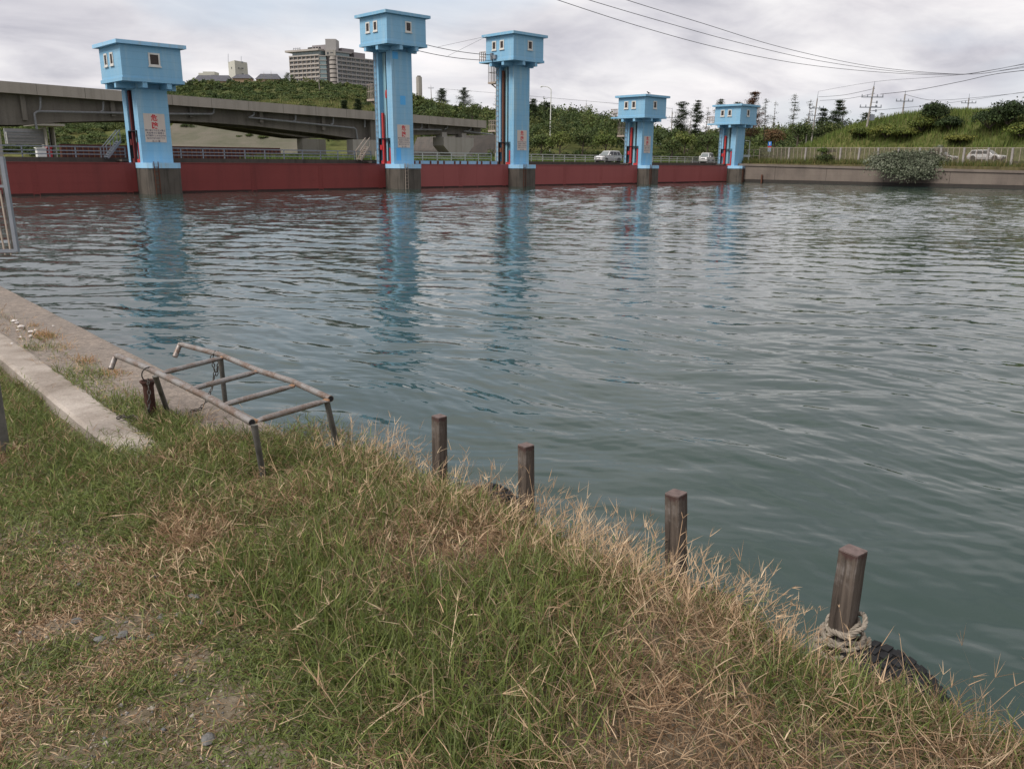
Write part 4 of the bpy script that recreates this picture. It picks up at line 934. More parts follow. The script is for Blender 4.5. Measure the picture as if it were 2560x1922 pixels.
# local +y points to the land (WN)
for i in range(12):
    t0 = -2 + i * 9.4; t1 = t0 + 9.4 - 0.05
    b = MB(); wpoly(b, t0, t1, 0.0, 0.7, 0.48, 0.48, wz(t0) - 0.32, wz(t1) - 0.32); b.build('panel', M['wall'], e)
b = MB(); wpoly(b, -2, 111, 0.03, 0.75, -2, -2, 0.475, 0.475); b.build('wet_foot', M['wall_wet'], e)
b = MB(); wpoly(b, -2, 111, -0.14, 0.9, wz(-2) - 0.318, wz(111) - 0.318, wz(-2), wz(111)); b.build('coping', M['wall'], e)
b = MB(); wpoly(b, -2, 111, 0.05, 0.6, 0.0, 0.0, wz(-2) - 0.4, wz(111) - 0.4); b.build('joint_fill', M['dark'], e)
b = MB(); wpoly(b, -2, 111, 0.905, 4.5, 0.0, 0.0, wz(-2) + 0.1, wz(111) + 0.9); structure(b.build('verge', plain('verge_soil', (0.10, 0.085, 0.04), 0.95, 0, 0.4, 1.5), None, WA, math.atan2(WD.y, WD.x)))
b = MB(); p0 = on_road(1905, 437, -0.25); p1 = on_road(1911, 452, -0.25); b.tube([p0 - Vector((0, 0, 0)), Vector((p0.x, p0.y, -0.6))], 0.13, 8); o = b.build('rusty_pile', M['rust'], smooth=True); tag(o, 'short rusty orange pile standing in the water against the far wall', 'pile')
M['wire'] = plain('mesh_wire', (0.17, 0.145, 0.11), 0.7, 0, 0.2, 3)
M['post_conc'] = plain('fence_post_concrete', (0.29, 0.265, 0.25), 0.9, 0, 0.25, 5)
def fence():
    e = empty('mesh_fence', wall_pt(1, 3.6, 0), math.atan2(WD.y, WD.x)); tag(e, 'long wire mesh fence with pale concrete posts on top of the far wall', 'fence')
    ft = lambda t_: 5.56 - 0.0125 * t_
    b = MB(); b.box(-0.13, 0.13, -0.1, 0.1, 0, 2.35); pr = None
    for j in range(30):
        t_ = 6 + j * 3.13
        if j == 0: pr = b.build('post', M['post_conc'], e); q = pr
        else: q = pr.copy(); C.objects.link(q); q.parent = e
        q.location = (t_, 0, ft(t_) - 2.3); q.rotation_euler.y = R(1.5) * math.sin(j * 2.1)
    b = MB(); b.bar((0, -0.08, 0), (0, -0.08, 2.2), 0.05); sp = None; c_ = 0
    for j in range(118):
        t_ = 3 + j * 0.783
        if (j - 4) % 4 == 0 and j > 3: continue
        c_ += 1
        if c_ > 99: break
        if sp is None: sp = b.build('stake', M['rail_rust'], e); q = sp
        else: q = sp.copy(); C.objects.link(q); q.parent = e
        q.location = (t_, 0, ft(t_) - 2.25)
    b = MB(); b.bar((0, -0.05, ft(0)), (98, -0.05, ft(98)), 0.05); b.build('top_rail', M['rail_rust'], e)
    b = MB()
    for j in range(1300): x = j * 0.075; b.bar((x, -0.05, ft(x) - 2.1), (x + 0.001, -0.05, ft(x)), 0.018)
    for k in range(26): b.bar((0, -0.05, ft(0) - 0.08 * k), (98, -0.05, ft(98) - 0.08 * k), 0.014)
    b.build('wire_mesh', M['wire'], e)
fence()
# road sign, bollard board and guide frame by the last tower
def small_signs():
    P = on_road(1922, 396, 4.5); P.z = 3.3; e = empty('road_sign', P, R(-35)); tag(e, 'small blue and white road sign on a post right of the last tower', 'sign')
    b = MB(); b.tube([(0, 0, 0), (0, 0, 3.22)], 0.045, 8); b.build('post', M['rail_pale'], e)
    mb = plain('sign_blue', (0.03, 0.17, 0.55), 0.4)
    b = MB(); b.box(-0.3, 0.3, -0.09, -0.06, 2.55, 3.2); b.build('plate', mb, e); b = MB(); b.box(-0.05, 0.05, -0.1, -0.092, 2.65, 3.1); b.box(-0.12, 0.12, -0.1, -0.092, 2.95, 3.02); b.build('arrow', M['white'], e)
    b = MB(); b.box(-0.3, 0.3, -0.09, -0.06, 2.3, 2.5); b.build('lower_plate', M['ink_red'], e); b = MB(); b.box(-0.28, 0.28, -0.09, -0.06, 1.6, 2.25); b.build('notice', plain('sign_pale_blue', (0.35, 0.45, 0.55), 0.4), e)
    P = on_road(1871, 404, 2.2); P.z = 2.6; e = empty('post_frame', P, TH); tag(e, 'pale bent pipe frame beside the last blue tower', 'frame')
    b = MB(); b.tube([(0, 0, 0), (0, 0, 4.0), (-1.4, 0, 4.05)], 0.07, 8); b.build('pipe', M['rail_pale'], e)
    P = on_road(1890, 404, 3.0); e = empty('access_gate', wall_pt(-2.0, 3.0, 3.1), math.atan2(WD.y, WD.x)); tag(e, 'pale metal access gate with diagonal braces next to the last tower', 'gate')
    b = MB()
    for x in (-4, -2.6, -1.3, 0, 1.2, 2.4, 3.6): b.bar((x, 0, 0), (x, 0, 2.2), 0.07)
    b.build('upright', M['rail_rust'], e)
    b = MB()
    for z in (0.25, 1.15, 2.15): b.bar((-4, 0, z), (3.6, 0, z), 0.06)
    b.build('crossbar', M['rail_rust'], e)
    b = MB(); b.bar((0, -0.04, 0.25), (1.2, -0.04, 2.15), 0.05); b.bar((1.2, -0.04, 2.15), (2.4, -0.04, 0.25), 0.05); b.build('brace', M['rail_rust'], e)
    b = MB(); b.box(-0.6, 1.7, -0.1, -0.06, 0.95, 1.3); b.build('board', M['white'], e)
small_signs()
# ------------------------------------------------------------------ vegetation on the far side
M['leaf'] = tinted('foliage', 0.7, 0.25, 0.15)
M['bark'] = plain('bark', (0.10, 0.08, 0.065), 0.95, 0, 0.3, 3)
M['bark_pale'] = plain('dead_bark', (0.20, 0.18, 0.165), 0.95, 0, 0.3, 3)
def unit(v): return v / np.maximum(np.linalg.norm(v, axis=-1, keepdims=True), 1e-9)
def cards(P, N, S, col, asp=0.62, r=rng):
    """leaf clusters: one kite-shaped face each, its plane across N"""
    n = len(P); N = unit(N + r.normal(0, 0.55, (n, 3)))
    T = unit(np.cross(N, r.normal(0, 1, (n, 3)))); B = np.cross(N, T); S = np.asarray(S)[:, None] if np.ndim(S) else S
    a = P - T * S * 0.5; b = P + B * S * asp * 0.5 + T * S * 0.08; c = P + T * S * 0.5; d = P - B * S * asp * 0.5 + T * S * 0.08
    co = np.stack([a, b, c, d], 1).reshape(-1, 3)
    return co, np.arange(4 * n).reshape(n, 4), np.repeat(col, 4, 0)
def crown_points(C0, RX, RZ, nb, nl, r=rng, low=0.25, fill=0.55):
    """C0 (n,3) crown centres; nb lobes per crown, nl leaves per lobe -> points, outward directions, crown index"""
    n = len(C0); k = n * nb
    d = unit(r.normal(0, 1, (k, 3))); d[:, 2] = np.abs(d[:, 2]) * (1 - low) - low * r.random(k); rad = r.uniform(0.35, 0.78, k)[:, None]
    RXk = np.repeat(RX, nb)[:, None]; RZk = np.repeat(RZ, nb)[:, None]; sc = np.concatenate([RXk, RXk, RZk], 1)
    lc = np.repeat(C0, nb, 0) + d * rad * sc; lr = r.uniform(0.30, 0.52, k)[:, None]
    e = unit(r.normal(0, 1, (k * nl, 3))); e[:, 2] = np.where(e[:, 2] < -0.3, -e[:, 2], e[:, 2])
    q = r.uniform(fill, 1.08, (k * nl, 1))
    P = np.repeat(lc, nl, 0) + e * q * np.repeat(lr * sc, nl, 0)
    ids = np.repeat(np.arange(n), nb * nl); lob = np.repeat(np.arange(k), nl)
    return P, unit(e + np.array([0, 0, 0.35])), ids, lob
def palette(cols, n, r=rng):
    cols = np.array(cols) * 1.22; i = r.integers(0, len(cols), n); j = r.integers(0, len(cols), n); f = r.random((n, 1)) * 0.5
    return cols[i] * (1 - f) + cols[j] * f
HILLG = [(0.049, 0.073, 0.025), (0.060, 0.086, 0.028), (0.080, 0.100, 0.034), (0.041, 0.060, 0.023), (0.100, 0.112, 0.040)]
WOODG = [(0.048, 0.070, 0.026), (0.062, 0.088, 0.029), (0.085, 0.112, 0.036), (0.040, 0.056, 0.022), (0.105, 0.115, 0.040)]
def leaf_object(name, P, N, S, col, asp=0.62):
    co, f, cc = cards(P, N, S, col, asp); return fast_mesh(name, co, [f], M['leaf'], cc)
def mass(name, n, u0, u1, d0, d1, keep, rx, rz, nb, nl, size, pal, lift=0.35):
    r = rng; dd = np.sqrt(r.uniform(d0 ** 2, d1 ** 2, n)); uu = r.uniform(u0, u1, n); x = (uu - 1280) / FPX * dd
    m = keep(uu, dd, x); uu, dd, x = uu[m], dd[m], x[m]; n = len(x); z = land(x, dd)
    RX = r.uniform(*rx, n); RZ = r.uniform(*rz, n) * (0.75 + 0.5 * np.sin(x * 0.09) * np.sin(dd * 0.07 + 1) ** 2)
    C0 = np.stack([x, dd, z + RZ * lift], 1); P, N, ids, lob = crown_points(C0, RX, RZ, nb, nl)
    tone = palette(pal, n)[ids] * (np.random.default_rng(3).uniform(0.86, 1.16, lob.max() + 1)[lob])[:, None]
    tone = tone * r.uniform(0.8, 1.2, (len(P), 1))
    o = leaf_object(name, P, N, r.uniform(size[0], size[1], len(P)) * (np.sqrt(dd / 200))[ids], tone)
    o['kind'] = 'stuff'; return o
def slope_free(u, d, x): return ~((d > 178) & (d < 212) & (u > 385) & (u < 770 + (212 - d) * 2)) & ~((d > 209) & (d < 245) & (u > 600) & (u < 1000) & (np.sin(u * 0.02) > -0.2)) & ~((u > 500) & (u < 1080) & (d < 325) & (rng.random(len(u)) < 0.78))
o = mass('hillside_scrub', 5200, -350, 1300, 182, 590, slope_free, (1.6, 3.4), (1.2, 2.6), 6, 17, (0.42, 0.72), HILLG); o['label'] = 'green scrub covering the hillside behind the bridge'
o = mass('slope_scrub', 520, 20, 345, 184, 262, lambda u, d, x: (u < 300 - (d - 184) * 0.2) | (d > 205), (1.5, 2.8), (1.2, 2.4), 7, 22, (0.36, 0.6), WOODG); o['label'] = 'dark scrub on the slope under the left end of the bridge'
o = mass('hilltop_wood', 650, -200, 1200, 470, 590, lambda u, d, x: (np.abs(u - 735) > 30) | (d < 540), (2.6, 4.6), (2.5, 5.0), 7, 14, (0.6, 1.0), WOODG, 0.5); o['label'] = 'dark trees along the hilltop below the hotel'
def in_wood(u, d, x):
    r_ = (x - 37.5) * 0.818 + (d - 143) * 0.574; return (r_ < 22) | (u < 1900) | ((u < 2060) & (d > 200))
WT = [3.6, 5.2]
o = mass('woodland', 1500, 985, 2090, 168, 330, in_wood, (1.9, 3.2), WT, 8, 17, (0.42, 0.75), WOODG, 0.75); o['label'] = 'dense mixed wood behind the weir road'
o = mass('woodland_right', 260, 1880, 2150, 185, 240, lambda u, d, x: d > 0, (1.9, 3.0), (4.2, 6.2), 9, 20, (0.42, 0.7), WOODG, 0.6); o['label'] = 'dense dark trees behind the left flank of the mound'
o = mass('woodland_edge', 300, 985, 2040, 160, 172, in_wood, (1.4, 2.4), (1.4, 2.8), 6, 24, (0.30, 0.5), HILLG, 0.4); o['label'] = 'low scrub along the front of the wood'

# single trees
def leafy_tree(u, dep, h, r_, lab, pal=WOODG, grp='leafy trees along the wood'):
    x = (u - 1280) / FPX * dep; z = float(land(x, dep)); e = empty('leafy_tree', (x, dep, z)); tag(e, lab, 'tree', grp)
    b = MB(); b.tube([(0, 0, -0.5), (0.1, 0, h * 0.3), (0.25, 0.1, h * 0.55), (0.1, 0, h * 0.8)], [0.2, 0.15, 0.1, 0.03], 6)
    for k in range(5):
        a = k * 1.26; q = Vector((0.1, 0, h * (0.3 + 0.07 * k))); b.tube([q, q + Vector((math.cos(a) * r_ * 0.45, math.sin(a) * r_ * 0.45, h * 0.14)), q + Vector((math.cos(a) * r_ * 0.8, math.sin(a) * r_ * 0.8, h * 0.2))], [0.08, 0.05, 0.02], 5)
    b.build('trunk', M['bark'], e)
    P, N, ids, lob = crown_points(np.array([[0, 0, h * 0.60]]), np.array([r_]), np.array([h * 0.42]), 26, 40, low=0.45)
    tone = palette(pal, lob.max() + 1)[lob] * rng.uniform(0.75, 1.25, (len(P), 1))
    o = leaf_object('crown', P, N, rng.uniform(0.28, 0.5, len(P)), tone); o.parent = e; return e
YG = [(0.10, 0.125, 0.032), (0.085, 0.115, 0.034), (0.12, 0.13, 0.04)]
LT = [(1345, 163, 6.5, 2.4, 'dark round tree at the left end of the wood, right of the tall rusty tower', WOODG), (1390, 161, 6.8, 2.7, 'pale green bushy tree under the street lamp', YG), (1445, 163, 7.2, 2.9, 'mid green tree at the front of the wood behind the estate car bonnet', HILLG),
      (1500, 162, 6.6, 2.6, 'yellow-green tree directly above the white estate car', YG), (1548, 164, 7.6, 2.6, 'dark tree touching the left side of the bird tower', WOODG), (1690, 163, 7.0, 2.8, 'yellowish tree between the two short towers', YG),
      (1660, 160, 5.2, 2.2, 'small dark tree right of the bird tower', WOODG), (1745, 163, 6.6, 2.7, 'olive tree above the white van', HILLG), (1960, 172, 7.4, 3.0, 'broad dark tree behind the blue road sign', WOODG), (2030, 176, 7.2, 2.8, 'dark tree at the foot of the utility pole', WOODG),
      (1905, 170, 6.4, 2.4, 'brownish tree right of the last blue tower', [(0.13, 0.075, 0.04), (0.10, 0.07, 0.035)]), (1110, 230, 8.5, 3.2, 'bushy tree above the bridge between the tall towers', HILLG), (1180, 235, 9.5, 3.4, 'taller tree above the bridge beside the rusty tower', HILLG)]
for a in LT: leafy_tree(a[0], a[1], a[2], a[3], a[4], a[5])
PINEG = [(0.030, 0.046, 0.020), (0.040, 0.058, 0.024), (0.024, 0.036, 0.018)]
def pine(u, vt, dep, spread, lab, col=PINEG, dens=1.0, bare=0.0, lean=0.0, low=0.35, seed=1):
    r = np.random.default_rng(seed); T = aty(u, vt, dep); x = T.x - lean; z = float(land(x, dep)); h = T.z - z
    e = empty('pine_tree', (x, dep, z)); tag(e, lab, 'tree', 'pines on the skyline')
    b = MB(); tr = [Vector((lean * max(t_, 0) ** 1.5 + 0.12 * math.sin(5 * t_ + seed), 0.1 * math.sin(4 * t_ + seed), h * t_)) for t_ in np.linspace(-0.05, 1, 9)]
    b.tube(tr, list(np.linspace(0.17, 0.025, 9)), 6); P = []; Nn = []; 
    def trunk(t_):
        i = min(7, max(0, int((t_ + 0.05) / 1.05 * 8))); f = (t_ + 0.05) / 1.05 * 8 - i; return tr[i].lerp(tr[i + 1], f)
    nw = int(11 + 5 * dens); tips = []
    for k in range(nw):
        t_ = low + (0.985 - low) * (k + r.random() * 0.7) / nw; ln = spread * (1.05 - t_ ** 1.7 * 0.78) * r.uniform(0.35, 1.1)
        for j in range(r.integers(3, 6)):
            a = r.random() * 6.28; q = trunk(t_); d = Vector((math.cos(a), math.sin(a), r.uniform(-0.05, 0.35)))
            m = q + d * ln * 0.55; tip = q + d * ln + Vector((0, 0, ln * 0.12)); b.tube([q, m, tip], [0.05, 0.03, 0.012], 4, caps=False)
            if r.random() > bare:
                nl = int(75 * dens * (0.5 + ln / spread)); cen = np.array([tip, tip.lerp(m, 0.45), m])[r.integers(0, 3, nl)]
                P.append(cen + r.normal(0, 1, (nl, 3)) * np.array([0.40, 0.40, 0.15]) * (0.6 + ln * 0.35)); 
    b.build('trunk', M['bark_pale'] if bare > 0.5 else M['bark'], e)
    if P:
        P = np.concatenate(P); N = np.tile([0, 0, 1.0], (len(P), 1)); o = leaf_object('crown', P, N, r.uniform(0.18, 0.36, len(P)), palette(col, len(P)) * r.uniform(0.8, 1.2, (len(P), 1)), 0.4); o.parent = e
    return e
RED = [(0.13, 0.055, 0.035), (0.10, 0.05, 0.035), (0.045, 0.05, 0.022)]
PN = [(1706, 253, 205, 2.6, 'dark layered pine just right of the bird tower', PINEG, 1.3, 0, 0, 0.4), (1746, 250, 205, 1.7, 'slender dark pine midway between the two short towers', PINEG, 1.2, 0, 0.2, 0.35), (1800, 246, 210, 2.2, 'pine leaning left behind the roof of the last tower', PINEG, 1.1, 0, -0.8, 0.5),
      (1845, 252, 214, 1.8, 'pine top showing above the last tower roof', PINEG, 1.0, 0.1, 0, 0.5), (1889, 225, 200, 3.0, 'tall pine with a rust-red dying top', RED, 1.7, 0, 0.4, 0.3), (1917, 246, 204, 1.9, 'thin half-bare pine right of the rust-red one', PINEG, 0.5, 0.5, 0, 0.45),
      (1940, 252, 206, 1.2, 'dead bare pine, small, right of the thin half-bare one', PINEG, 0.3, 0.8, 0, 0.4), (1990, 233, 204, 2.0, 'bare-topped pine with needles only on its lower boughs', PINEG, 0.7, 0.55, 0, 0.45), (2026, 248, 198, 1.7, 'sparse dead pine behind the first utility pole', PINEG, 0.3, 0.75, 0, 0.45),
      (2100, 247, 185, 2.4, 'thick dark pine with a dead spire, between the two utility poles', PINEG, 2.0, 0.0, -0.2, 0.2), (2112, 250, 184, 1.5, 'dead grey pine hanging over the thick dark pine', PINEG, 0.2, 0.85, 0.3, 0.5), (2060, 268, 190, 1.8, 'low dark pine behind the first utility pole foot', PINEG, 1.4, 0, 0, 0.25),
      (2167, 280, 186, 1.6, 'small pine beside the tall utility pole', PINEG, 1.0, 0.2, 0, 0.3), (2205, 282, 190, 1.4, 'broken pale pine right of the tall utility pole', PINEG, 0.6, 0.4, 0.5, 0.4),
      (1770, 268, 202, 1.3, 'bare twiggy tree left of the last tower', PINEG, 0.3, 0.7, 0.1, 0.4), (1728, 278, 200, 1.1, 'small bare tree between two dark pines', PINEG, 0.2, 0.9, 0.2, 0.4), (1330, 247, 235, 2.4, 'pine at the left crest of the wood', PINEG, 1.4, 0, 0, 0.3), (1370, 255, 240, 2.4, 'pine crown beside the street lamp mast', PINEG, 1.4, 0, 0, 0.3),
      (1300 - 50, 232, 330, 3.0, 'dark pine behind the rusty tall tower', PINEG, 1.5, 0, 0, 0.3), (1160, 218, 340, 3.4, 'dark pine crown on the skyline between the tall towers', PINEG, 1.5, 0, 0, 0.3), (1105, 222, 340, 2.8, 'pine on the skyline right of the chimney', PINEG, 1.5, 0, 0, 0.3),
      (717, 183, 520, 4.2, 'dark tree top at the left corner of the hotel', WOODG, 1.6, 0, 0, 0.3), (893, 247, 260, 1.6, 'lone young conifer on the grassy slope', PINEG, 1.8, 0, 0, 0.15), (860, 250, 262, 1.2, 'small round conifer on the grassy slope', PINEG, 1.6, 0, 0, 0.15)]
for i, a in enumerate(PN): pine(a[0], a[1], a[2], a[3], a[4], a[5], a[6], a[7], a[8], a[9], seed=20 + i)

# bushes
def bush(P, rx, ry, rz, nb, nl, size, pal, name, lab, grp=None, low=0.4, twig=M['bark'], droop=None):
    e = empty(name, P); tag(e, lab, 'bush', grp); r = np.random.default_rng(int(abs(P[0]) * 10))
    b = MB()
    for k in range(9):
        a = r.random() * 6.28; b.tube([(0, 0, -0.4), (math.cos(a) * rx * 0.4, math.sin(a) * ry * 0.4, rz * 0.4), (math.cos(a) * rx * 0.75, math.sin(a) * ry * 0.75, rz * r.uniform(0.4, 0.9))], [0.07, 0.05, 0.015], 5)
    b.build('stem', twig, e)
    C0 = np.array([[0, 0, 0.0]]); Pp, N, ids, lob = crown_points(C0, np.array([1.0]), np.array([1.0]), nb, nl, r, low=low)
    Pp = Pp * np.array([rx, ry, rz]) + np.array([0, 0, rz * 0.35])
    if droop is not None: Pp = droop(Pp)
    tone = palette(pal, lob.max() + 1, r)[lob] * r.uniform(0.7, 1.3, (len(Pp), 1))
    o = leaf_object('foliage', Pp, N, r.uniform(size * 0.7, size * 1.3, len(Pp)), tone); o.parent = e; return e
SIL = [(0.155, 0.170, 0.118), (0.120, 0.138, 0.094), (0.19, 0.20, 0.15), (0.092, 0.108, 0.070), (0.062, 0.076, 0.045)]
P = on_road(2272, 418, 0.6)
def droop(Q):
    Q = Q.copy(); f = np.clip(-Q[:, 1] / 3.0, 0, 1); Q[:, 2] -= f * 1.5; return Q
bush((P.x, P.y - 0.6, 2.15), 6.4, 4.4, 3.0, 150, 190, 0.26, SIL, 'silver_bush', 'large silvery grey-green bush spilling over the far river wall', low=0.55, droop=droop)
P = on_road(2062, 400, 3.0); bush((P.x, P.y, 2.9), 2.1, 1.2, 1.6, 26, 60, 0.26, [(0.04, 0.055, 0.02), (0.065, 0.085, 0.028), (0.03, 0.04, 0.018)], 'bush', 'dark tangled bush climbing the mesh fence near its left end')
P = on_road(2068, 377, 3.7); bush((P.x, P.y, 4.6), 1.9, 0.7, 0.8, 20, 50, 0.24, [(0.09, 0.13, 0.035), (0.07, 0.10, 0.03)], 'creeper', 'light green creeper on the top rail of the mesh fence')
P = on_road(2352, 367, 4.6); bush((P.x, P.y, 4.3), 1.6, 0.9, 1.2, 18, 50, 0.22, SIL[:3], 'silver_bush', 'small silvery shoot above the fence behind the big silvery bush')
MG = [(0.105, 0.125, 0.028), (0.085, 0.11, 0.026), (0.14, 0.14, 0.034), (0.06, 0.08, 0.022)]
DKB = [(0.032, 0.050, 0.020), (0.052, 0.075, 0.027), (0.024, 0.034, 0.016)]
def on_mound(u, v, d0=125, d1=215):
    for d in np.arange(d0, d1, 0.5):
        q = aty(u, v, d)
        if float(land(q.x, q.y)) >= q.z: return q
    return q
for u, v, rx, rz, pal, lab in ((2337, 318, 2.3, 3.6, DKB, 'dark pine bush, taller, in the middle of the grassy mound'), (2372, 330, 1.7, 2.0, DKB, 'small dark bush leaning right of the taller mound bush'), (2302, 336, 1.9, 2.4, MG, 'yellow-green bush left of the dark mound bushes'),
                               (2470, 335, 3.0, 3.4, DKB, 'broad dark bush on the right half of the grassy mound'), (2515, 330, 2.8, 4.2, DKB, 'tall dark bush at the right end of the grassy mound'), (2552, 352, 2.0, 2.2, MG, 'light green bush at the right frame edge below the dark ones'),
                               (2262, 350, 2.2, 1.6, MG, 'low olive bush at the foot of the mound'), (2215, 352, 2.6, 2.0, MG, 'spreading olive bush right of the tall utility pole'), (2150, 345, 2.0, 1.5, MG, 'olive bush left of the tall utility pole'), (2400, 362, 1.8, 1.1, [(0.13, 0.13, 0.03), (0.10, 0.11, 0.03)], 'yellowish bush at the roadside behind the silvery bush')):
    q = on_mound(u, v); bush((q.x, q.y, float(land(q.x, q.y)) + rz * 0.3), rx * 1.3, rx * 1.2, rz * 0.78, 40, 70, 0.32, pal, 'bush', lab, 'bushes on the grassy mound')
for i, (u, v, r_) in enumerate(((622, 350, 1.1), (657, 356, 1.2), (745, 345, 1.3), (600, 352, 0.7), (700, 352, 0.8), (470, 330, 1.8), (505, 322, 1.6))):
    q = on_mound(u, v, 182, 216); bush((q.x, q.y, float(land(q.x, q.y)) + 0.5), r_ * 1.3, r_, r_ * 0.7, 12, 36, 0.34, HILLG, 'bush', 'small bush growing out of the grey paved slope under the bridge', 'small bushes on the paved slope')
# tall grass of the mound and the verge
def upright_grass(name, n, gen, h, wd, pal, lab, fan=0.18):
    P = gen(n); n = len(P); r = rng; hh = r.uniform(h[0], h[1], n); a = r.random(n) * 6.28; d = np.stack([np.cos(a), np.sin(a), np.zeros(n)], 1) * (wd * r.uniform(0.6, 1.3, n))[:, None]
    top = P + np.stack([r.normal(0, fan, n), r.normal(0, fan, n), np.ones(n)], 1) * hh[:, None]
    co = np.stack([P - d, P + d, top], 1).reshape(-1, 3); cc = np.repeat(palette(pal, n) * r.uniform(0.75, 1.25, (n, 1)), 3, 0)
    o = fast_mesh(name, co, [np.arange(3 * n).reshape(n, 3)], M['leaf'], cc); o['kind'] = 'stuff'; o['label'] = lab; return o
def mound_pts(n):
    t_ = rng.uniform(-30, 75, n * 2); r_ = rng.uniform(11, 62, n * 2); x = 37.5 + 0.574 * t_ + 0.818 * r_; y = 143 - 0.818 * t_ + 0.574 * r_
    m = (sstep(r_, 9, 26) * sstep(t_, -30, 0) > rng.random(n * 2)) & (y > 60); x, y = x[m][:n], y[m][:n]; return np.stack([x, y, land(x, y) - 0.1], 1)
upright_grass('mound_grass', 46000, mound_pts, (0.6, 1.35), 0.085, [(0.085, 0.125, 0.028), (0.11, 0.14, 0.034), (0.07, 0.105, 0.026), (0.13, 0.14, 0.045)], 'tall rough grass covering the mound on the right')
def verge_pts(n):
    t_ = rng.uniform(-3, 70, n); r_ = rng.uniform(0.9, 4.3, n); P = np.stack([37.5 + 0.574 * t_ + 0.818 * r_, 143 - 0.818 * t_ + 0.574 * r_, 3.0 - 0.012 * t_ + 0.08 * r_], 1)
    return P[np.sin(t_ * 0.7) + np.sin(t_ * 1.9) + rng.normal(0, 0.8, n) > -1.1]
upright_grass('verge_grass', 15000, verge_pts, (0.25, 1.0), 0.05, [(0.075, 0.10, 0.028), (0.10, 0.11, 0.035), (0.16, 0.125, 0.055), (0.06, 0.075, 0.025)], 'weeds and grass along the top of the far river wall', 0.25)
def road_pts(n):
    s = rng.uniform(20, 100, n); o_ = rng.uniform(12, 24, n); p = np.stack([T0.x + DV.x * s - NV.x * o_, T0.y + DV.y * s - NV.y * o_], 1); return np.stack([p[:, 0], p[:, 1], np.maximum(land(p[:, 0], p[:, 1]), 2.5)], 1)
upright_grass('roadside_grass', 14000, road_pts, (0.5, 1.3), 0.09, [(0.085, 0.125, 0.030), (0.065, 0.10, 0.026), (0.11, 0.14, 0.04)], 'green grass along the roadside behind the railings', 0.2)
def slope_pts(n):
    d = rng.uniform(207, 345, n); u = rng.uniform(380, 1130, n); x = (u - 1280) / FPX * d; return np.stack([x, d, land(x, d)], 1)
upright_grass('slope_grass', 52000, slope_pts, (0.5, 1.1), 0.2, [(0.15, 0.15, 0.055), (0.11, 0.13, 0.04), (0.19, 0.165, 0.08), (0.09, 0.115, 0.035)], 'yellowish grass on the slope above the bridge', 0.2)
# ------------------------------------------------------------------ the near bank.  a: along the edge, w: inland from the edge
EO = Vector((-6.88, 11.12, 0)); ED = Vector((0.6607, -0.7507, 0)); EN = Vector((-0.7507, -0.6607, 0)); GZ = 1.10
def aw(a, w, z=GZ): return EO + ED * a + EN * w + Vector((0, 0, z))
def to_aw(P): q = Vector((P[0], P[1], 0)) - EO; return q.dot(ED), q.dot(EN)
MAW = Matrix(((ED.x, EN.x, 0, EO.x), (ED.y, EN.y, 0, EO.y), (0, 0, 1, 0), (0, 0, 0, 1)))
def gz(a, w):
    a = np.asarray(a, float); w = np.asarray(w, float)
    z = GZ - 0.055 * (1 - sstep(a, 8.0, 9.0)) + 0.018 * np.sin(a * 1.7 + w * 0.9) + 0.014 * np.sin(w * 2.6 - a * 0.8 + 1) + 0.010 * np.sin(a * 5.1) * np.sin(w * 4.3 + 2)
    z = z + 0.07 * sstep(a, 8.8, 10.2) * (1 - sstep(w, 0.5, 1.25)) - 0.05 * (1 - sstep(w, -0.14, 0.08)) * sstep(a, 8.6, 9.2)
    return z
M['quay'] = None
mt, t, p = material('quay_concrete'); v = coords(t, True)
sp = t.noise(v, 55, 3, 0.7); ag = t.node('ShaderNodeTexVoronoi'); ag.inputs['Scale'].default_value = 95; t.l.new(v, ag.inputs['Vector'])
c = t.mix(t.ramp(t.noise(v, 0.9, 5, 0.6), [(0.3, 0), (0.7, 1)]), (0.235, 0.19, 0.155), (0.165, 0.14, 0.12))
c = t.mix(1.0, c, t.ramp(sp, [(0.25, 0.62), (0.75, 1.3)]), 'MULTIPLY'); c = t.mix(1.0, c, t.ramp(t.noise(v, 17, 4, 0.75), [(0.3, 0.66), (0.7, 1.28)]), 'MULTIPLY')
c = t.mix(t.ramp(ag.outputs['Distance'], [(0.12, 0.55), (0.3, 0.0)]), c, (0.34, 0.29, 0.24))
ck = t.noise(v, 2.2, 5, 0.6, dist=0.6); c = t.mix(t.ramp(ck, [(0.492, 0.0), (0.5, 0.55), (0.508, 0.0)]), c, (0.05, 0.045, 0.04)); c = t.mix(t.ramp(t.noise(v, 3.1, 5, 0.65), [(0.55, 0.0), (0.7, 0.6)]), c, (0.10, 0.085, 0.07))
t.l.new(c, p.inputs['Base Color']); p.inputs['Roughness'].default_value = 0.95; bump(t, p, sp, 0.5, 0.006); M['quay'] = mt
M['kerbstone'] = weathered('smooth_kerb_concrete', (0.42, 0.37, 0.325), (0.20, 0.165, 0.135), 1.0, 0.4, 0.3, 3.6, 0.9, blotch=1.0, world=True)
mt, t, p = material('bank_soil'); v = coords(t, True)
n1 = t.noise(v, 1.6, 6, 0.65); n2 = t.noise(v, 38, 4, 0.7); n3 = t.noise(v, 160, 2, 0.6)
c = t.mix(t.ramp(n1, [(0.35, 0), (0.65, 1)]), (0.125, 0.10, 0.064), (0.20, 0.165, 0.125))
c = t.mix(1.0, c, t.ramp(n2, [(0.3, 0.62), (0.7, 1.25)]), 'MULTIPLY'); c = t.mix(t.ramp(n3, [(0.62, 0.0), (0.7, 0.8)]), c, (0.24, 0.22, 0.20))
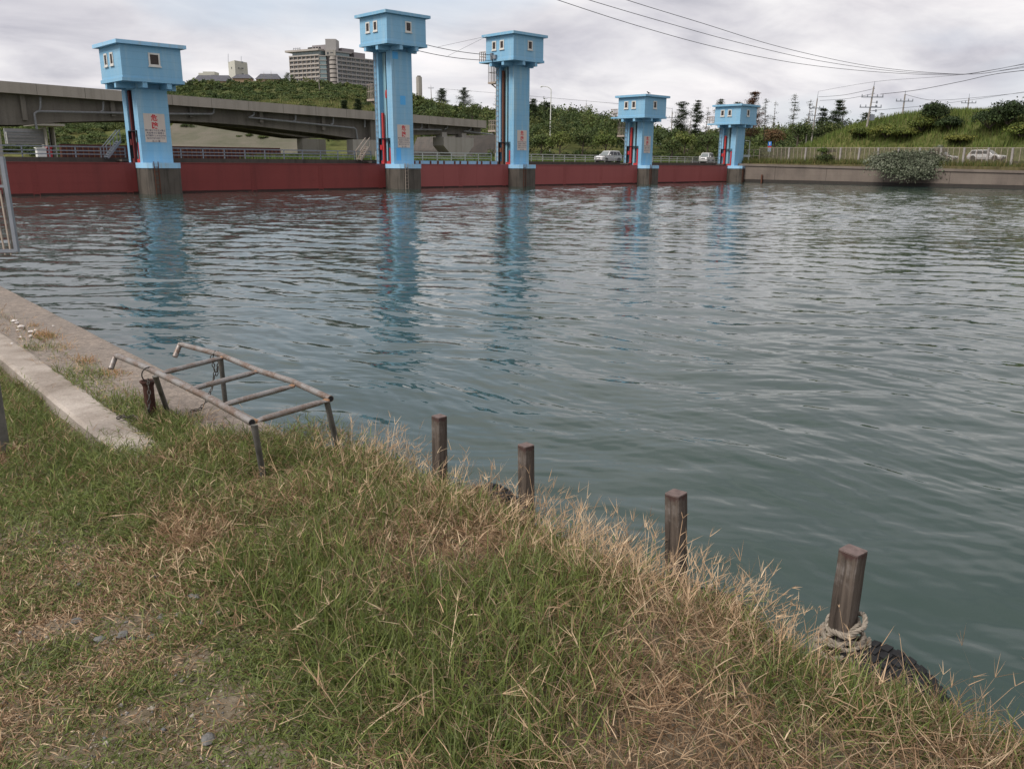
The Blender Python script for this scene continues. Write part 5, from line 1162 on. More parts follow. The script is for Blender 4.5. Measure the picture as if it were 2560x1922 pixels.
t.l.new(c, p.inputs['Base Color']); p.inputs['Roughness'].default_value = 0.95; p.inputs['Specular IOR Level'].default_value = 0.1; bump(t, p, n2, 0.6, 0.02); M['soil'] = mt
# quay apron and kerb strip (slightly worn edges)
def strip(name, mat, a0, a1, prof, n=90, jag=0.0):
    """prof: (w, z) polyline from the water side round the top; swept along the edge"""
    vs = []; k = len(prof)
    for i in range(n + 1):
        a = a0 + (a1 - a0) * i / n
        for j, (w_, z_) in enumerate(prof):
            jw = jag * (math.sin(i * 2.3 + j) + math.sin(i * 5.1)) if 0 < j < k - 1 else 0
            vs.append(aw(a, w_ + jw, z_ + jw * 0.4))
    fs = [(i * k + j, (i + 1) * k + j, (i + 1) * k + j + 1, i * k + j + 1) for i in range(n) for j in range(k - 1)]
    fs += [tuple(range(k)), tuple(n * k + j for j in range(k - 1, -1, -1))]
    b = MB(); b.add(vs, fs); return b.build(name, mat)
structure(strip('quay', M['quay'], -26, 9.2, [(0.0, -1.6), (0.0, GZ - 0.03), (0.015, GZ - 0.006), (0.04, GZ), (0.44, GZ + 0.005), (0.452, GZ - 0.02), (0.475, GZ - 0.02), (0.488, GZ), (0.679, GZ + 0.002), (0.679, -1.6)], 120, 0.004))
structure(strip('kerb', M['kerbstone'], -26, 8.45, [(0.68, 0.6), (0.68, GZ + 0.006), (0.695, GZ + 0.013), (0.90, GZ + 0.016), (0.925, GZ + 0.002), (0.925, 0.6)], 120, 0.004))
o = strip('bank_wall', M['kerbstone'], 8.75, 22, [(-0.28, -1.6), (-0.28, GZ - 0.08), (-0.265, GZ - 0.045), (-0.14, GZ - 0.035), (-0.125, GZ - 0.06), (-0.125, -1.6)], 100, 0.008)
tag(o, 'low concrete edging of the near grassy bank, half hidden by dry grass', 'wall')
# soil surface
aa = np.concatenate([np.linspace(-26, 5, 60)[:-1], np.linspace(5, 17, 170), np.linspace(17, 30, 20)[1:]]); ww = np.concatenate([np.linspace(0, 3.2, 90), np.linspace(3.2, 30, 30)[1:]])
Ag, Wg = np.meshgrid(aa, ww, indexing='ij'); start = np.where(Ag < 8.45, 0.925, np.where(Ag < 8.8, 0.925 - 1.05 * (Ag - 8.45) / 0.35, -0.125)); Wg = start + Wg * (30 - start) / 30
Zg = gz(Ag, Wg); n_, m_ = Ag.shape; idx = np.arange(n_ * m_).reshape(n_, m_)
q = np.stack([idx[:-1, :-1], idx[:-1, 1:], idx[1:, 1:], idx[1:, :-1]], -1).reshape(-1, 4)[:, ::-1]
def awn(a, w, z): a = np.asarray(a)[..., None]; w = np.asarray(w)[..., None]; return np.array(EO) + a * np.array(ED) + w * np.array(EN) + np.asarray(z)[..., None] * np.array([0, 0, 1.0])
structure(fast_mesh('ground', awn(Ag, Wg, Zg).reshape(-1, 3), [q], M['soil'], smooth=True))

# ------------------------------------------------------------------ grass
M['grass'] = tinted('grass_blade', 0.6, 0.22, 0.25)
def blades(root, d, L, droop, wid, col, stem=False, r=rng):
    """curved tapering blades; d unit start direction"""
    n = len(root); side = unit(np.cross(d, r.normal(0, 1, (n, 3)))) ; out_ = []
    for t_, f in (((0.0, 1.0), (0.4, 0.95), (0.93, 0.8), (1.0, 0.0)) if stem else ((0.0, 1.0), (0.38, 0.9), (0.74, 0.55), (1.0, 0.0))):
        c_ = root + d * (L * t_)[:, None] - np.array([0, 0, 1.0]) * (L * droop * t_ * t_)[:, None]
        if f: out_ += [c_ - side * (wid * f * 0.5)[:, None], c_ + side * (wid * f * 0.5)[:, None]]
        else: out_ += [c_]
    co = np.stack(out_, 1); b = np.arange(n)[:, None] * 7
    q = np.concatenate([b + np.array([0, 1, 3, 2]), b + np.array([2, 3, 5, 4])]); tri = b + np.array([4, 5, 6])
    return co.reshape(-1, 3), q, tri, np.repeat(col, 7, 0)
PSPOT = [(at(2100, 1600, GZ), 0.22, 0.12), (at(2068, 1640, GZ), 0.20, 0.16), (at(2195, 1660, GZ), 0.22, 0.12), (at(2225, 1720, GZ), 0.15, 0.55), (at(664, 1215, GZ), 0.17, 0.35), (at(846, 1135, GZ), 0.15, 0.4), (at(1690, 1412, GZ), 0.13, 0.5), (at(1316, 1260, GZ), 0.12, 0.5), (at(1100, 1188, GZ), 0.12, 0.5)]
def trim(root):                              # trodden and browsed short round the posts
    f = np.ones(len(root))
    for q_, rad, lo in PSPOT:
        d_ = np.hypot(root[:, 0] - q_.x, root[:, 1] - q_.y); f = np.minimum(f, lo + (1 - lo) * np.clip(d_ / rad - 0.35, 0, 1))
    return f
class Grass:
    def __init__(s): s.co = []; s.q = []; s.t = []; s.c = []; s.n = 0
    def add(s, root, d, L, droop, wid, col, cut=False):
        L = np.maximum(L if cut else L * trim(root), 0.004); co, q, t_, c_ = blades(root, d, L, droop, wid, col, cut); s.co.append(co); s.q.append(q + s.n); s.t.append(t_ + s.n); s.c.append(c_); s.n += len(co)
    def build(s, name, lab):
        o = fast_mesh(name, np.concatenate(s.co), [np.concatenate(s.q), np.concatenate(s.t)], M['grass'], np.concatenate(s.c)); o['kind'] = 'stuff'; o['label'] = lab; return o
GRN = 1.17 * np.array([(0.115, 0.150, 0.040), (0.145, 0.180, 0.048), (0.095, 0.128, 0.038), (0.175, 0.195, 0.062), (0.13, 0.145, 0.060)])
STR = np.array([(0.52, 0.37, 0.235), (0.45, 0.31, 0.19), (0.58, 0.44, 0.29), (0.38, 0.255, 0.155)])
BRN = 1.12 * np.array([(0.21, 0.13, 0.075), (0.27, 0.17, 0.10), (0.16, 0.105, 0.065)])
def vnoise(a, w, sc, seed):
    """smooth value noise in 0..1"""
    r = np.random.default_rng(seed); G = r.random((64, 64)); x = (np.asarray(a) * sc) % 63; y = (np.asarray(w) * sc) % 63
    i = x.astype(int); j = y.astype(int); fx = x - i; fy = y - j; fx = fx * fx * (3 - 2 * fx); fy = fy * fy * (3 - 2 * fy); i2 = (i + 1) % 64; j2 = (j + 1) % 64
    return G[i, j] * (1 - fx) * (1 - fy) + G[i2, j] * fx * (1 - fy) + G[i, j2] * (1 - fx) * fy + G[i2, j2] * fx * fy
DRYC = [(at(1150, 1480, GZ), 0.38, 0.20), (at(1550, 1690, GZ), 0.40, 0.16), (at(2000, 1850, GZ), 0.35, -0.12), (at(150, 1330, GZ), 0.4, 0.14), (at(760, 1230, GZ), 0.45, -0.22), (at(1060, 1190, GZ), 0.40, -0.24), (at(470, 1270, GZ), 0.45, -0.26), (at(300, 1250, GZ), 0.4, -0.10), (at(120, 1190, GZ), 0.4, -0.16), (at(850, 1750, GZ), 0.45, -0.12), (at(1600, 1400, GZ), 0.22, 0.12), (at(1400, 1350, GZ), 0.25, -0.10)]
def dryness(a, w):
    P_ = awn(a, w, np.zeros(len(a))); s_ = np.zeros(len(a))
    for q_, rad, am in DRYC: s_ += am * np.exp(-((P_[:, 0] - q_.x) ** 2 + (P_[:, 1] - q_.y) ** 2) / rad ** 2)
    return s_ + 0.6 * vnoise(a + 9, w + 20, 1.3, 1) + 0.4 * vnoise(a + 3, w + 7, 4.0, 2)
def colour(a, w, n, bias=0.0):
    dry = dryness(a, w) + bias; u = rng.random(n); g = GRN[rng.integers(0, 5, n)]; s = STR[rng.integers(0, 4, n)]; b = BRN[rng.integers(0, 3, n)]
    ps = np.clip((dry - 0.40) * 1.4, 0.05, 0.75); pb = np.clip((dry - 0.34) * 0.9, 0.05, 0.4)
    c_ = np.where((u < ps)[:, None], s, np.where((u < ps + pb)[:, None], b, g)); return c_ * rng.uniform(0.75, 1.25, (n, 1))
def dirs(n, el, r=rng, az=None, spread=None):
    a = r.random(n) * 6.283 if az is None else az + r.normal(0, spread, n); e = np.radians(r.uniform(el[0], el[1], n)); return np.stack([np.cos(a) * np.cos(e), np.sin(a) * np.cos(e), np.sin(e)], 1)
BARE = [at(270, 1170, GZ), at(60, 1330, GZ), at(190, 1400, GZ), at(330, 1560, GZ), at(620, 1490, GZ), at(560, 1770, GZ), at(330, 1800, GZ), at(120, 1560, GZ), at(480, 1660, GZ), at(200, 1900, GZ), at(330, 1210, GZ)]
BAREAW = [to_aw(q_) for q_ in BARE]
def bareness(a, w):
    s = np.zeros(len(a))
    for (ba, bw), rad in zip(BAREAW, (0.26, 0.30, 0.24, 0.18, 0.15, 0.11, 0.12, 0.14, 0.1, 0.13, 0.14)): s = np.maximum(s, np.clip(1.25 - np.hypot(a - ba, w - bw) / rad, 0, 1))
    return np.clip(s * 0.85 + (vnoise(a, w, 2.6, 8) - 0.66) * 1.3, 0, 1)
def visible(P, m=60):
    """keep what the place shows from around the viewpoint (a wide margin on every side)"""
    q = P - np.array(EYEV); dd = q @ np.array(_f); u = 1280 + FPX * (q @ np.array(_x)) / np.maximum(dd, 0.1); v_ = 961 - FPX * (q @ np.array(_u)) / np.maximum(dd, 0.1)
    return (dd > 0.3) & (u > -420) & (u < 3000) & (v_ < 2250)
def pts(n, a0, a1, w0, w1): return rng.uniform(a0, a1, n), rng.uniform(w0, w1, n)
def lawn():
    G = Grass()
    a0_, w0_ = pts(170000, 3.5, 16, 0.9, 6.2); a1_, w1_ = pts(330000, 8.0, 14.2, 0.85, 3.6); a = np.concatenate([a0_, a1_]); w = np.concatenate([w0_, w1_]); tall = (1 - sstep(w, 0.95, 1.5)); z = gz(a, w); P = awn(a, w, z)
    bare = bareness(a, w); dist = np.hypot(P[:, 0], P[:, 1]); keep = visible(P) & (rng.random(len(a)) > bare * 0.92) & (rng.random(len(a)) < np.clip(3.2 / dist, 0.25, 1)) & ~((a < 8.45) & (w < 0.96))
    a, w, P, tall, bare = a[keep], w[keep], P[keep], tall[keep], bare[keep]; n = len(a)
    tuft = vnoise(a, w, 5.0, 12); L = rng.uniform(0.018, 0.056, n) * (0.55 + 1.1 * tuft) * (1 + 0.9 * tall)
    G.add(P, dirs(n, (8, 68)), L, rng.uniform(0.1, 0.5, n), rng.uniform(0.0020, 0.0034, n) * (1 + 0.12 * np.hypot(P[:, 0], P[:, 1])), colour(a, w, n, -0.17 + 0.24 * bare - 0.12 * (tuft - 0.5)))
    # flat thatch and runners
    a, w = pts(34000, 4, 16, 0.8, 6); P = awn(a, w, gz(a, w) + rng.uniform(0.002, 0.03, len(a))); dist = np.hypot(P[:, 0], P[:, 1]); keep = visible(P) & (rng.random(len(a)) < np.clip(3.4 / dist, 0.25, 1)) & ((vnoise(a, w, 1.9, 21) + 0.35 * bareness(a, w)) > 0.42 + 0.25 * rng.random(len(a))) & ~((a < 8.45) & (w < 0.96)); a, w, P = a[keep], w[keep], P[keep]; n = len(a)
    c_ = np.where((rng.random(n) < 0.75)[:, None], STR[rng.integers(0, 4, n)], BRN[rng.integers(0, 3, n)]) * rng.uniform(0.5, 0.98, (n, 1))
    G.add(P, dirs(n, (-4, 14)), rng.uniform(0.02, 0.10, n), rng.uniform(-0.05, 0.08, n), rng.uniform(0.0014, 0.0027, n), c_)
    G.build('lawn_grass', 'short worn green and straw-coloured grass on the near bank')
lawn()
def sprigs(G, a, w, P, n, ht, nl, lean_el=(35, 88), leafL=(0.04, 0.09), bias=0.0, az=None, spread=0.8, stemw=0.0020, hs=1.0):
    d = dirs(n, lean_el, az=az, spread=spread); L = rng.uniform(ht[0], ht[1], n) * trim(P) * hs; dr = rng.uniform(0.1, 0.55, n); col = colour(a, w, n, bias)
    G.add(P, d, L, dr, np.full(n, stemw) * rng.uniform(0.8, 1.5, n), col * 0.9, True)
    for k in range(nl):
        t_ = (k + 0.7) / nl * rng.uniform(0.8, 1.0, n); R0 = P + d * (L * t_)[:, None] - np.array([0, 0, 1.0]) * (L * dr * t_ * t_)[:, None]
        side = unit(np.cross(d, rng.normal(0, 1, (n, 3)))); dl = unit(d * 0.75 + side * rng.uniform(0.4, 0.95, n)[:, None] + np.array([0, 0, 0.12]))
        cl = np.where((rng.random(n) < 0.3 - 0.22 * t_)[:, None], colour(a, w, n, bias + 0.3), col) * rng.uniform(0.8, 1.2, (n, 1))
        G.add(R0, dl, rng.uniform(leafL[0], leafL[1], n), rng.uniform(0.05, 0.5, n), rng.uniform(0.0024, 0.0040, n), cl)
def bank_grass():
    G = Grass()
    a, w = pts(30000, 8.3, 16.5, -0.2, 1.5); lim = 0.80 + 0.7 * (vnoise(a, w * 0, 1.1, 31) - 0.4) + 0.28 * rng.normal(0, 1, len(a)); P = awn(a, w, gz(a, w)); keep = visible(P) & (w < lim) & ((a > 9.1) | (w > 0.35) | (rng.random(len(a)) < 0.6))
    a, w, P = a[keep], w[keep], P[keep]; n = len(a); clump = vnoise(a, w, 3.2, 33); hgt = 0.5 + 0.9 * clump
    idx_ = rng.random(n) < 0.42 + 0.5 * clump; a, w, P = a[idx_], w[idx_], P[idx_]; n = len(a)
    sprigs(G, a, w, P, n, (0.07, 0.20), 6, bias=-0.02, hs=(0.45 + 1.0 * vnoise(a, w, 6.5, 35)) * (1 - 0.5 * sstep(a, 11.7, 12.6)))
    # undergrowth of dead brown stems
    a, w = pts(60000, 8.4, 16.5, -0.2, 1.2); P = awn(a, w, gz(a, w) + rng.uniform(0, 0.08, len(a))); keep = visible(P) & (rng.random(len(a)) < (1.15 - w * 0.75) * (0.45 + 0.55 * sstep(a, 10.0, 12.0)) * (0.4 + dryness(a, w) * 1.1)); a, w, P = a[keep], w[keep], P[keep]; n = len(a)
    c_ = np.where((rng.random(n) < 0.5)[:, None], BRN[rng.integers(0, 3, n)], STR[rng.integers(0, 4, n)] * 0.85) * rng.uniform(0.55, 1.1, (n, 1))
    G.add(P, dirs(n, (-5, 62)), rng.uniform(0.05, 0.2, n), rng.uniform(0.0, 0.5, n), rng.uniform(0.0015, 0.0027, n), c_)
    # fresh broad blades in tufts
    a, w = pts(46000, 8.8, 16.5, -0.15, 1.1); m = vnoise(a, w, 2.1, 41) > 0.5 + 0.22 * rng.random(len(a)); P = awn(a, w, gz(a, w)); m &= visible(P); a, w, P = a[m], w[m], P[m]; n = len(a)
    G.add(P, dirs(n, (48, 90)), rng.uniform(0.09, 0.26, n), rng.uniform(0.1, 0.6, n), rng.uniform(0.003, 0.005, n), GRN[rng.integers(0, 5, n)] * rng.uniform(0.75, 1.25, (n, 1)))
    # left-hand rough by the kerb
    a, w = pts(15000, 1.5, 9.0, 1.03, 2.1); P = awn(a, w, gz(a, w)); keep = visible(P) & (w < 1.45 + 0.35 * np.sin(a * 2.0) + 0.15 * rng.normal(0, 1, len(a))) & (rng.random(len(a)) < np.clip(5.5 / np.hypot(P[:, 0], P[:, 1]), 0, 1)); a, w, P = a[keep], w[keep], P[keep]; n = len(a)
    sprigs(G, a, w, P, n, (0.05, 0.15), 5, bias=-0.12, stemw=0.003)
    a, w = pts(24000, 1.5, 9.0, 0.96, 1.9); P = awn(a, w, gz(a, w)); keep = visible(P); a, w, P = a[keep], w[keep], P[keep]; n = len(a)
    G.add(P, dirs(n, (0, 75)), rng.uniform(0.04, 0.13, n), rng.uniform(0.1, 0.5, n), rng.uniform(0.003, 0.005, n), colour(a, w, n, -0.06))
    # weeds in the joints of the quay and round the end of the kerb
    a, w = pts(26000, -1.5, 9.3, 0.40, 0.70); cl = vnoise(a, w * 0.4, 1.5, 51) * 0.6 + sstep(a, 3.0, 7.5) * 0.5; P = awn(a, w, np.full(len(a), GZ)); keep = (cl > 0.55 + 0.3 * rng.random(len(a))) | (rng.random(len(a)) < 0.03); a, w, P = a[keep], w[keep], P[keep]; n = len(a)
    G.add(P, dirs(n, (15, 85)), rng.uniform(0.03, 0.13, n), rng.uniform(0.1, 0.7, n), rng.uniform(0.003, 0.0052, n), colour(a, w, n, -0.10))
    a, w = pts(9000, 7.6, 9.6, 0.02, 1.1); kk = ~((a < 8.3) & (w > 0.66) & (rng.random(len(a)) < 0.9 - 1.2 * sstep(a, 8.0, 8.4))); a, w = a[kk], w[kk]; P = awn(a, w, np.maximum(gz(a, w), GZ - 0.02)); keep = (w > 0.40 * (1 - sstep(a, 8.2, 9.0)) + 0.1 * rng.normal(0, 1, len(a))) & ((vnoise(a, w, 3.0, 61) > 0.3) | (a > 8.6)); a, w, P = a[keep], w[keep], P[keep]; n = len(a)
    sprigs(G, a, w, P, n, (0.05, 0.15), 4, bias=-0.02)
    a, w = pts(1500, 1.5, 8.6, 0.90, 1.0); kk = vnoise(a, w * 0, 2.2, 81) > 0.45; a, w = a[kk], w[kk]; P = awn(a, w, gz(a, w)); sprigs(G, a, w, P, len(a), (0.06, 0.16), 5, lean_el=(20, 70), bias=-0.1, az=math.atan2(-EN.y, -EN.x), spread=0.9)
    for (tu, tv), nn, hh, rad in (((116, 842), 420, 0.20, 0.11), ((85, 815), 120, 0.13, 0.06), ((165, 870), 160, 0.13, 0.08), ((215, 905), 260, 0.15, 0.10), ((285, 935), 240, 0.16, 0.10)):
        q_ = at(tu, tv, GZ); a0, w0 = to_aw(q_); a = a0 + rng.normal(0, rad, nn); w = w0 + rng.normal(0, rad * 0.4, nn); P = awn(a, w, np.full(nn, GZ - 0.01)); u_ = rng.random(nn)
        cc = np.where((u_ < 0.55)[:, None], STR[rng.integers(0, 4, nn)] * np.array([0.85, 0.72, 0.6]), GRN[rng.integers(0, 5, nn)]) * rng.uniform(0.8, 1.15, (nn, 1))
        G.add(P, dirs(nn, (25, 88)), rng.uniform(0.4, 1.0, nn) * hh * np.where(u_ < 0.55, 1.0, 0.6), rng.uniform(0.3, 0.9, nn), rng.uniform(0.003, 0.005, nn), cc)
    G.build('bank_grass', 'thick tangled grass along the edge of the near bank')
bank_grass()
def straw():
    G = Grass()
    def heads(a, w, L0, L1, el, az, spread):
        n = len(a); P = awn(a, w, gz(a, np.maximum(w, -0.12))); d = dirs(n, el, az=az, spread=spread); L = rng.uniform(L0, L1, n) * trim(P); dr = rng.uniform(0.05, 0.35, n); c_ = STR[rng.integers(0, 4, n)] * rng.uniform(0.8, 1.3, (n, 1))
        G.add(P, d, L, dr, rng.uniform(0.0017, 0.0026, n), c_, True)
        for t0, k in ((1.0, 4), (0.72, 1), (0.5, 1)):
            for j in range(k):
                keep = rng.random(n) < (0.85 if t0 == 1 else 0.45); R0 = (P + d * (L * t0)[:, None] - np.array([0, 0, 1.0]) * (L * dr * t0 * t0)[:, None])[keep]; m = len(R0); dk = d[keep]
                side = unit(np.cross(dk, rng.normal(0, 1, (m, 3)))); dl = unit(dk + side * rng.uniform(0.25, 0.9, m)[:, None]); G.add(R0, dl, rng.uniform(0.035, 0.085, m), rng.uniform(-0.1, 0.25, m), rng.uniform(0.0017, 0.0027, m), c_[keep])
    wa = math.atan2(-EN.y, -EN.x)
    a, w = pts(3300, 8.9, 13.2, -0.27, 0.2); k = vnoise(a, w * 0, 0.9, 71) * 0.5 + 0.5 * np.exp(-((a - 11.0) / 0.75) ** 2) ; m = (rng.random(len(a)) < k * (1 - 0.72 * sstep(a, 11.6, 12.1))) & (w > -0.27 + 0.22 * sstep(a, 11.6, 12.6)); heads(a[m], w[m], 0.10, 0.30, (15, 85), wa, 1.1)
    a, w = pts(500, 9.0, 16, 0.1, 1.2); heads(a, w, 0.12, 0.32, (20, 80), None, None)
    a, w = pts(26, 11.9, 12.9, -0.2, 0.15); heads(a, w, 0.2, 0.42, (15, 60), wa, 0.6)
    a, w = pts(300, -2, 8.5, 0.42, 0.7); heads(a, w, 0.08, 0.25, (15, 75), None, None)
    G.build('dry_grass', 'pale dry seed-head stalks leaning over the water edge')
straw()

# ------------------------------------------------------------------ stones and shells
M['stone'] = plain('grey_stone', (0.135, 0.132, 0.125), 0.9, 0, 0.3, 30); M['shell'] = plain('white_shell', (0.62, 0.58, 0.55), 0.7, 0, 0.12, 40)
def stone(P, r, mat, name, lab, grp, seed):
    rr = np.random.default_rng(seed); b = MB(); n = 9; prof = [(-0.5, 0.45), (-0.2, 0.9), (0.12, 1.0), (0.42, 0.75), (0.6, 0.3)]
    vs = []
    for z, f in prof:
        for k in range(n): a = 6.283 * k / n; q = f * r * rr.uniform(0.82, 1.12); vs.append((math.cos(a) * q, math.sin(a) * q * 0.75, z * r * 0.8 + rr.normal(0, 0.03) * r))
    fs = [(i * n + k, i * n + (k + 1) % n, (i + 1) * n + (k + 1) % n, (i + 1) * n + k) for i in range(4) for k in range(n)] + [tuple(range(n - 1, -1, -1)), tuple(4 * n + k for k in range(n))]
    b.add(vs, fs); o = b.build(name, mat, loc=P, rotz=rr.random() * 6); return tag(o, lab, name, grp)
for i, (u, v_) in enumerate([(515, 1167), (448, 1537), (510, 1295), (550, 1535), (385, 1428), (452, 1536), (480, 1488), (556, 1443), (505, 1560), (492, 1492), (330, 1596), (378, 1595), (307, 1585), (440, 1322), (248, 1592), (195, 1440), (402, 1540), (190, 1538), (485, 1165), (340, 1250), (520, 1855), (575, 1360)]):
    P = at(u, v_, GZ + 0.01); a_, w_ = to_aw(P); P.z = float(gz(a_, w_)) + 0.006
    big = i in (20,)
    stone(P, 0.027 if big else 0.013 + 0.010 * ((i * 7) % 5) / 4, M['stone'], 'stone', 'dark grey stone, largest, in the grass at the bottom edge' if big else 'small grey stone lying in the worn grass', None if big else 'small stones in the worn grass', i)
for i, (u, v_, r_) in enumerate([(35, 803, 0.05), (42, 808, 0.035), (52, 817, 0.055), (44, 826, 0.03), (78, 830, 0.05), (89, 826, 0.03), (76, 841, 0.04), (52, 843, 0.028), (29, 860, 0.03), (133, 815, 0.02)]):
    P = at(u, v_, GZ + 0.01); P.z = GZ + 0.012; stone(P, r_ * 0.62, M['shell'], 'shell', 'white shell fragment on the quay near the dry tuft', 'white shells on the quay', 50 + i)

def gravel():
    a, w = pts(120000, 8.0, 14.2, 0.95, 3.8); b_ = bareness(a, w); kk = rng.random(len(a)) < b_ * 0.28 + 0.010; a, w = a[kk], w[kk]; n = len(a); P = awn(a, w, gz(a, w) + 0.001); s = rng.uniform(0.0022, 0.0062, n) * (1 + (rng.random(n) < 0.06) * 1.4)
    D6 = np.array([(1, 0, 0), (0, 1, 0), (-1, 0, 0), (0, -1, 0), (0, 0, 0.8), (0, 0, -0.8)], float); th = rng.random(n) * 6.28; c_, s_ = np.cos(th), np.sin(th)
    V = D6[None] * rng.uniform(0.65, 1.25, (n, 6, 1)) * s[:, None, None]; X_ = V[..., 0] * c_[:, None] - V[..., 1] * s_[:, None]; Y_ = V[..., 0] * s_[:, None] + V[..., 1] * c_[:, None]; co = np.stack([X_, Y_, V[..., 2]], -1) + P[:, None]
    F = np.array([(0, 1, 4), (1, 2, 4), (2, 3, 4), (3, 0, 4), (1, 0, 5), (2, 1, 5), (3, 2, 5), (0, 3, 5)]); f = (np.arange(n)[:, None, None] * 6 + F[None]).reshape(-1, 3)
    col = np.array([(0.17, 0.165, 0.155), (0.24, 0.215, 0.185), (0.12, 0.12, 0.12), (0.30, 0.265, 0.225)])[rng.integers(0, 4, n)] * rng.uniform(0.8, 1.2, (n, 1))
    o = fast_mesh('gravel', co.reshape(-1, 3), [f], M['gravel'], np.repeat(col, 6, 0)); o['kind'] = 'stuff'; o['label'] = 'fine grey gravel showing in the bare patches of the turf'
M['gravel'] = tinted('gravel_chip', 0.95, 0.0, 0.15)
gravel()
# ------------------------------------------------------------------ galvanised pipe rack
mt, t, p = material('galvanised_pipe'); v = coords(t)
c = t.mix(t.ramp(t.noise(v, 9, 5, 0.65), [(0.42, 0), (0.62, 1)]), (0.25, 0.235, 0.225), (0.165, 0.115, 0.088)); c = t.mix(t.ramp(t.noise(v, 60, 3, 0.7), [(0.5, 0), (0.75, 0.6)]), c, (0.38, 0.36, 0.35))
t.l.new(c, p.inputs['Base Color']); p.inputs['Metallic'].default_value = 0.45; p.inputs['Roughness'].default_value = 0.5; bump(t, p, t.noise(v, 120, 3, 0.6), 0.2, 0.002); M['galv'] = mt
M['leg_zinc'] = plain('dull_zinc', (0.13, 0.125, 0.115), 0.6, 0.3, 0.35, 14)
M['weld'] = plain('weld_rust', (0.27, 0.15, 0.085), 0.9, 0, 0.35, 60)
ZR = GZ + 0.345
def rack():
    rail = lambda u, v_: at(u, v_, ZR)
    e = empty('pipe_rack', at(520, 1080, GZ)); tag(e, 'rusty galvanised pipe rack like a low ladder on legs, standing at the quay edge', 'rack'); O = e.location.copy()
    L_ = [rail(630, 1056), rail(516, 992), rail(372, 922), rail(289, 888)]; R_ = [rail(827, 997), rail(730, 953), rail(645, 926), rail(548, 886), rail(450, 860)]
    hook = lambda P, u, v_: P + (aty(u, v_, P.y - 0.05) - P) * 1.0
    def tube(path, r, name, mt, parent=e, n=14, caps=True):
        b = MB(); b.tube([p_ - O for p_ in path], r, n, caps); return b.build(name, mt, parent, smooth=True)
    for P_, (hu, hv) in ((L_, (277, 922)), (R_, (437, 892))):
        a0 = P_[-1]; h = aty(hu, hv, a0.y - 0.06); m_ = a0 + (h - a0) * 0.12
        path = [P_[0], P_[0].lerp(P_[1], 0.5)] + P_[1:-1] + [P_[-2].lerp(a0, 0.93), a0 + (h - a0) * 0.06, m_ + (h - a0) * 0.08, h]
        o = tube(path, 0.0185, 'side_rail', M['galv'])
        d = (P_[0] - P_[1]).normalized(); tube([P_[0] + d * 0.001, P_[0] + d * 0.002], 0.0150, 'open_end', M['dark'], o)
    rungs = [((401, 931), (556, 892)), ((474, 971), (642, 927)), ((553, 1011), (729, 963)), ((637, 1050), (815, 999))]
    for (a, c_) in rungs:
        P0, P1 = rail(*a), rail(*c_); P0.z -= 0.006; P1.z -= 0.006
        b = MB(); n = 9; k = 12; ts = np.linspace(0, 1, n); d = (P1 - P0); sx = d.cross(Vector((0, 0, 1))).normalized(); sz = Vector((0, 0, 1)); vs = []
        for t_ in ts:
            fl = min(1, min(t_, 1 - t_) / 0.13); rw = 0.0165 + 0.006 * (1 - fl); rh = 0.0165 * (0.28 + 0.72 * fl); q_ = P0 + d * t_ - O
            vs += [q_ + sx * rw * math.cos(6.283 * j / k) + sz * rh * math.sin(6.283 * j / k) for j in range(k)]
        b.add(vs, [(i * k + j, i * k + (j + 1) % k, (i + 1) * k + (j + 1) % k, (i + 1) * k + j) for i in range(n - 1) for j in range(k)] + [tuple(range(k - 1, -1, -1)), tuple((n - 1) * k + j for j in range(k))])
        o = b.build('rung', M['galv'], e, smooth=True)
        for P_ in (P0, P1):
            b = MB(); b.lathe([(0.004, -0.012), (0.019, -0.006), (0.0205, 0.0), (0.019, 0.006), (0.004, 0.012)], 10, Matrix.Translation(P_ - O)); b.build('weld', M['weld'], o)
    for (tu, tv), (bu, bv) in (((635, 1062), (660, 1200)), ((817, 1004), (846, 1130)), ((388, 940), (419, 1028)), ((551, 893), (563, 1003))):
        T = at(tu, tv, ZR - 0.01); B = at(bu, bv, GZ - 0.0); dn = (B - T); B2 = B + dn * 0.12
        b = MB(); k = 10; sx = dn.cross(Vector((0, 0, 1))).normalized() if abs(dn.normalized().z) < 0.999 else Vector((1, 0, 0)); sy = dn.cross(sx).normalized(); vs = []
        for t_, f in ((0, 0.45), (0.12, 0.8), (0.3, 1), (1, 1)):
            q_ = T.lerp(B2, t_) - O; vs += [q_ + sx * 0.0165 * (1.25 - 0.25 * f) * math.cos(6.283 * j / k) + sy * 0.0165 * f * math.sin(6.283 * j / k) for j in range(k)]
        b.add(vs, [(i * k + j, i * k + (j + 1) % k, (i + 1) * k + (j + 1) % k, (i + 1) * k + j) for i in range(3) for j in range(k)] + [tuple(range(k - 1, -1, -1)), tuple(3 * k + j for j in range(k))]); b.build('leg', M['leg_zinc'], e, smooth=True)
rack()
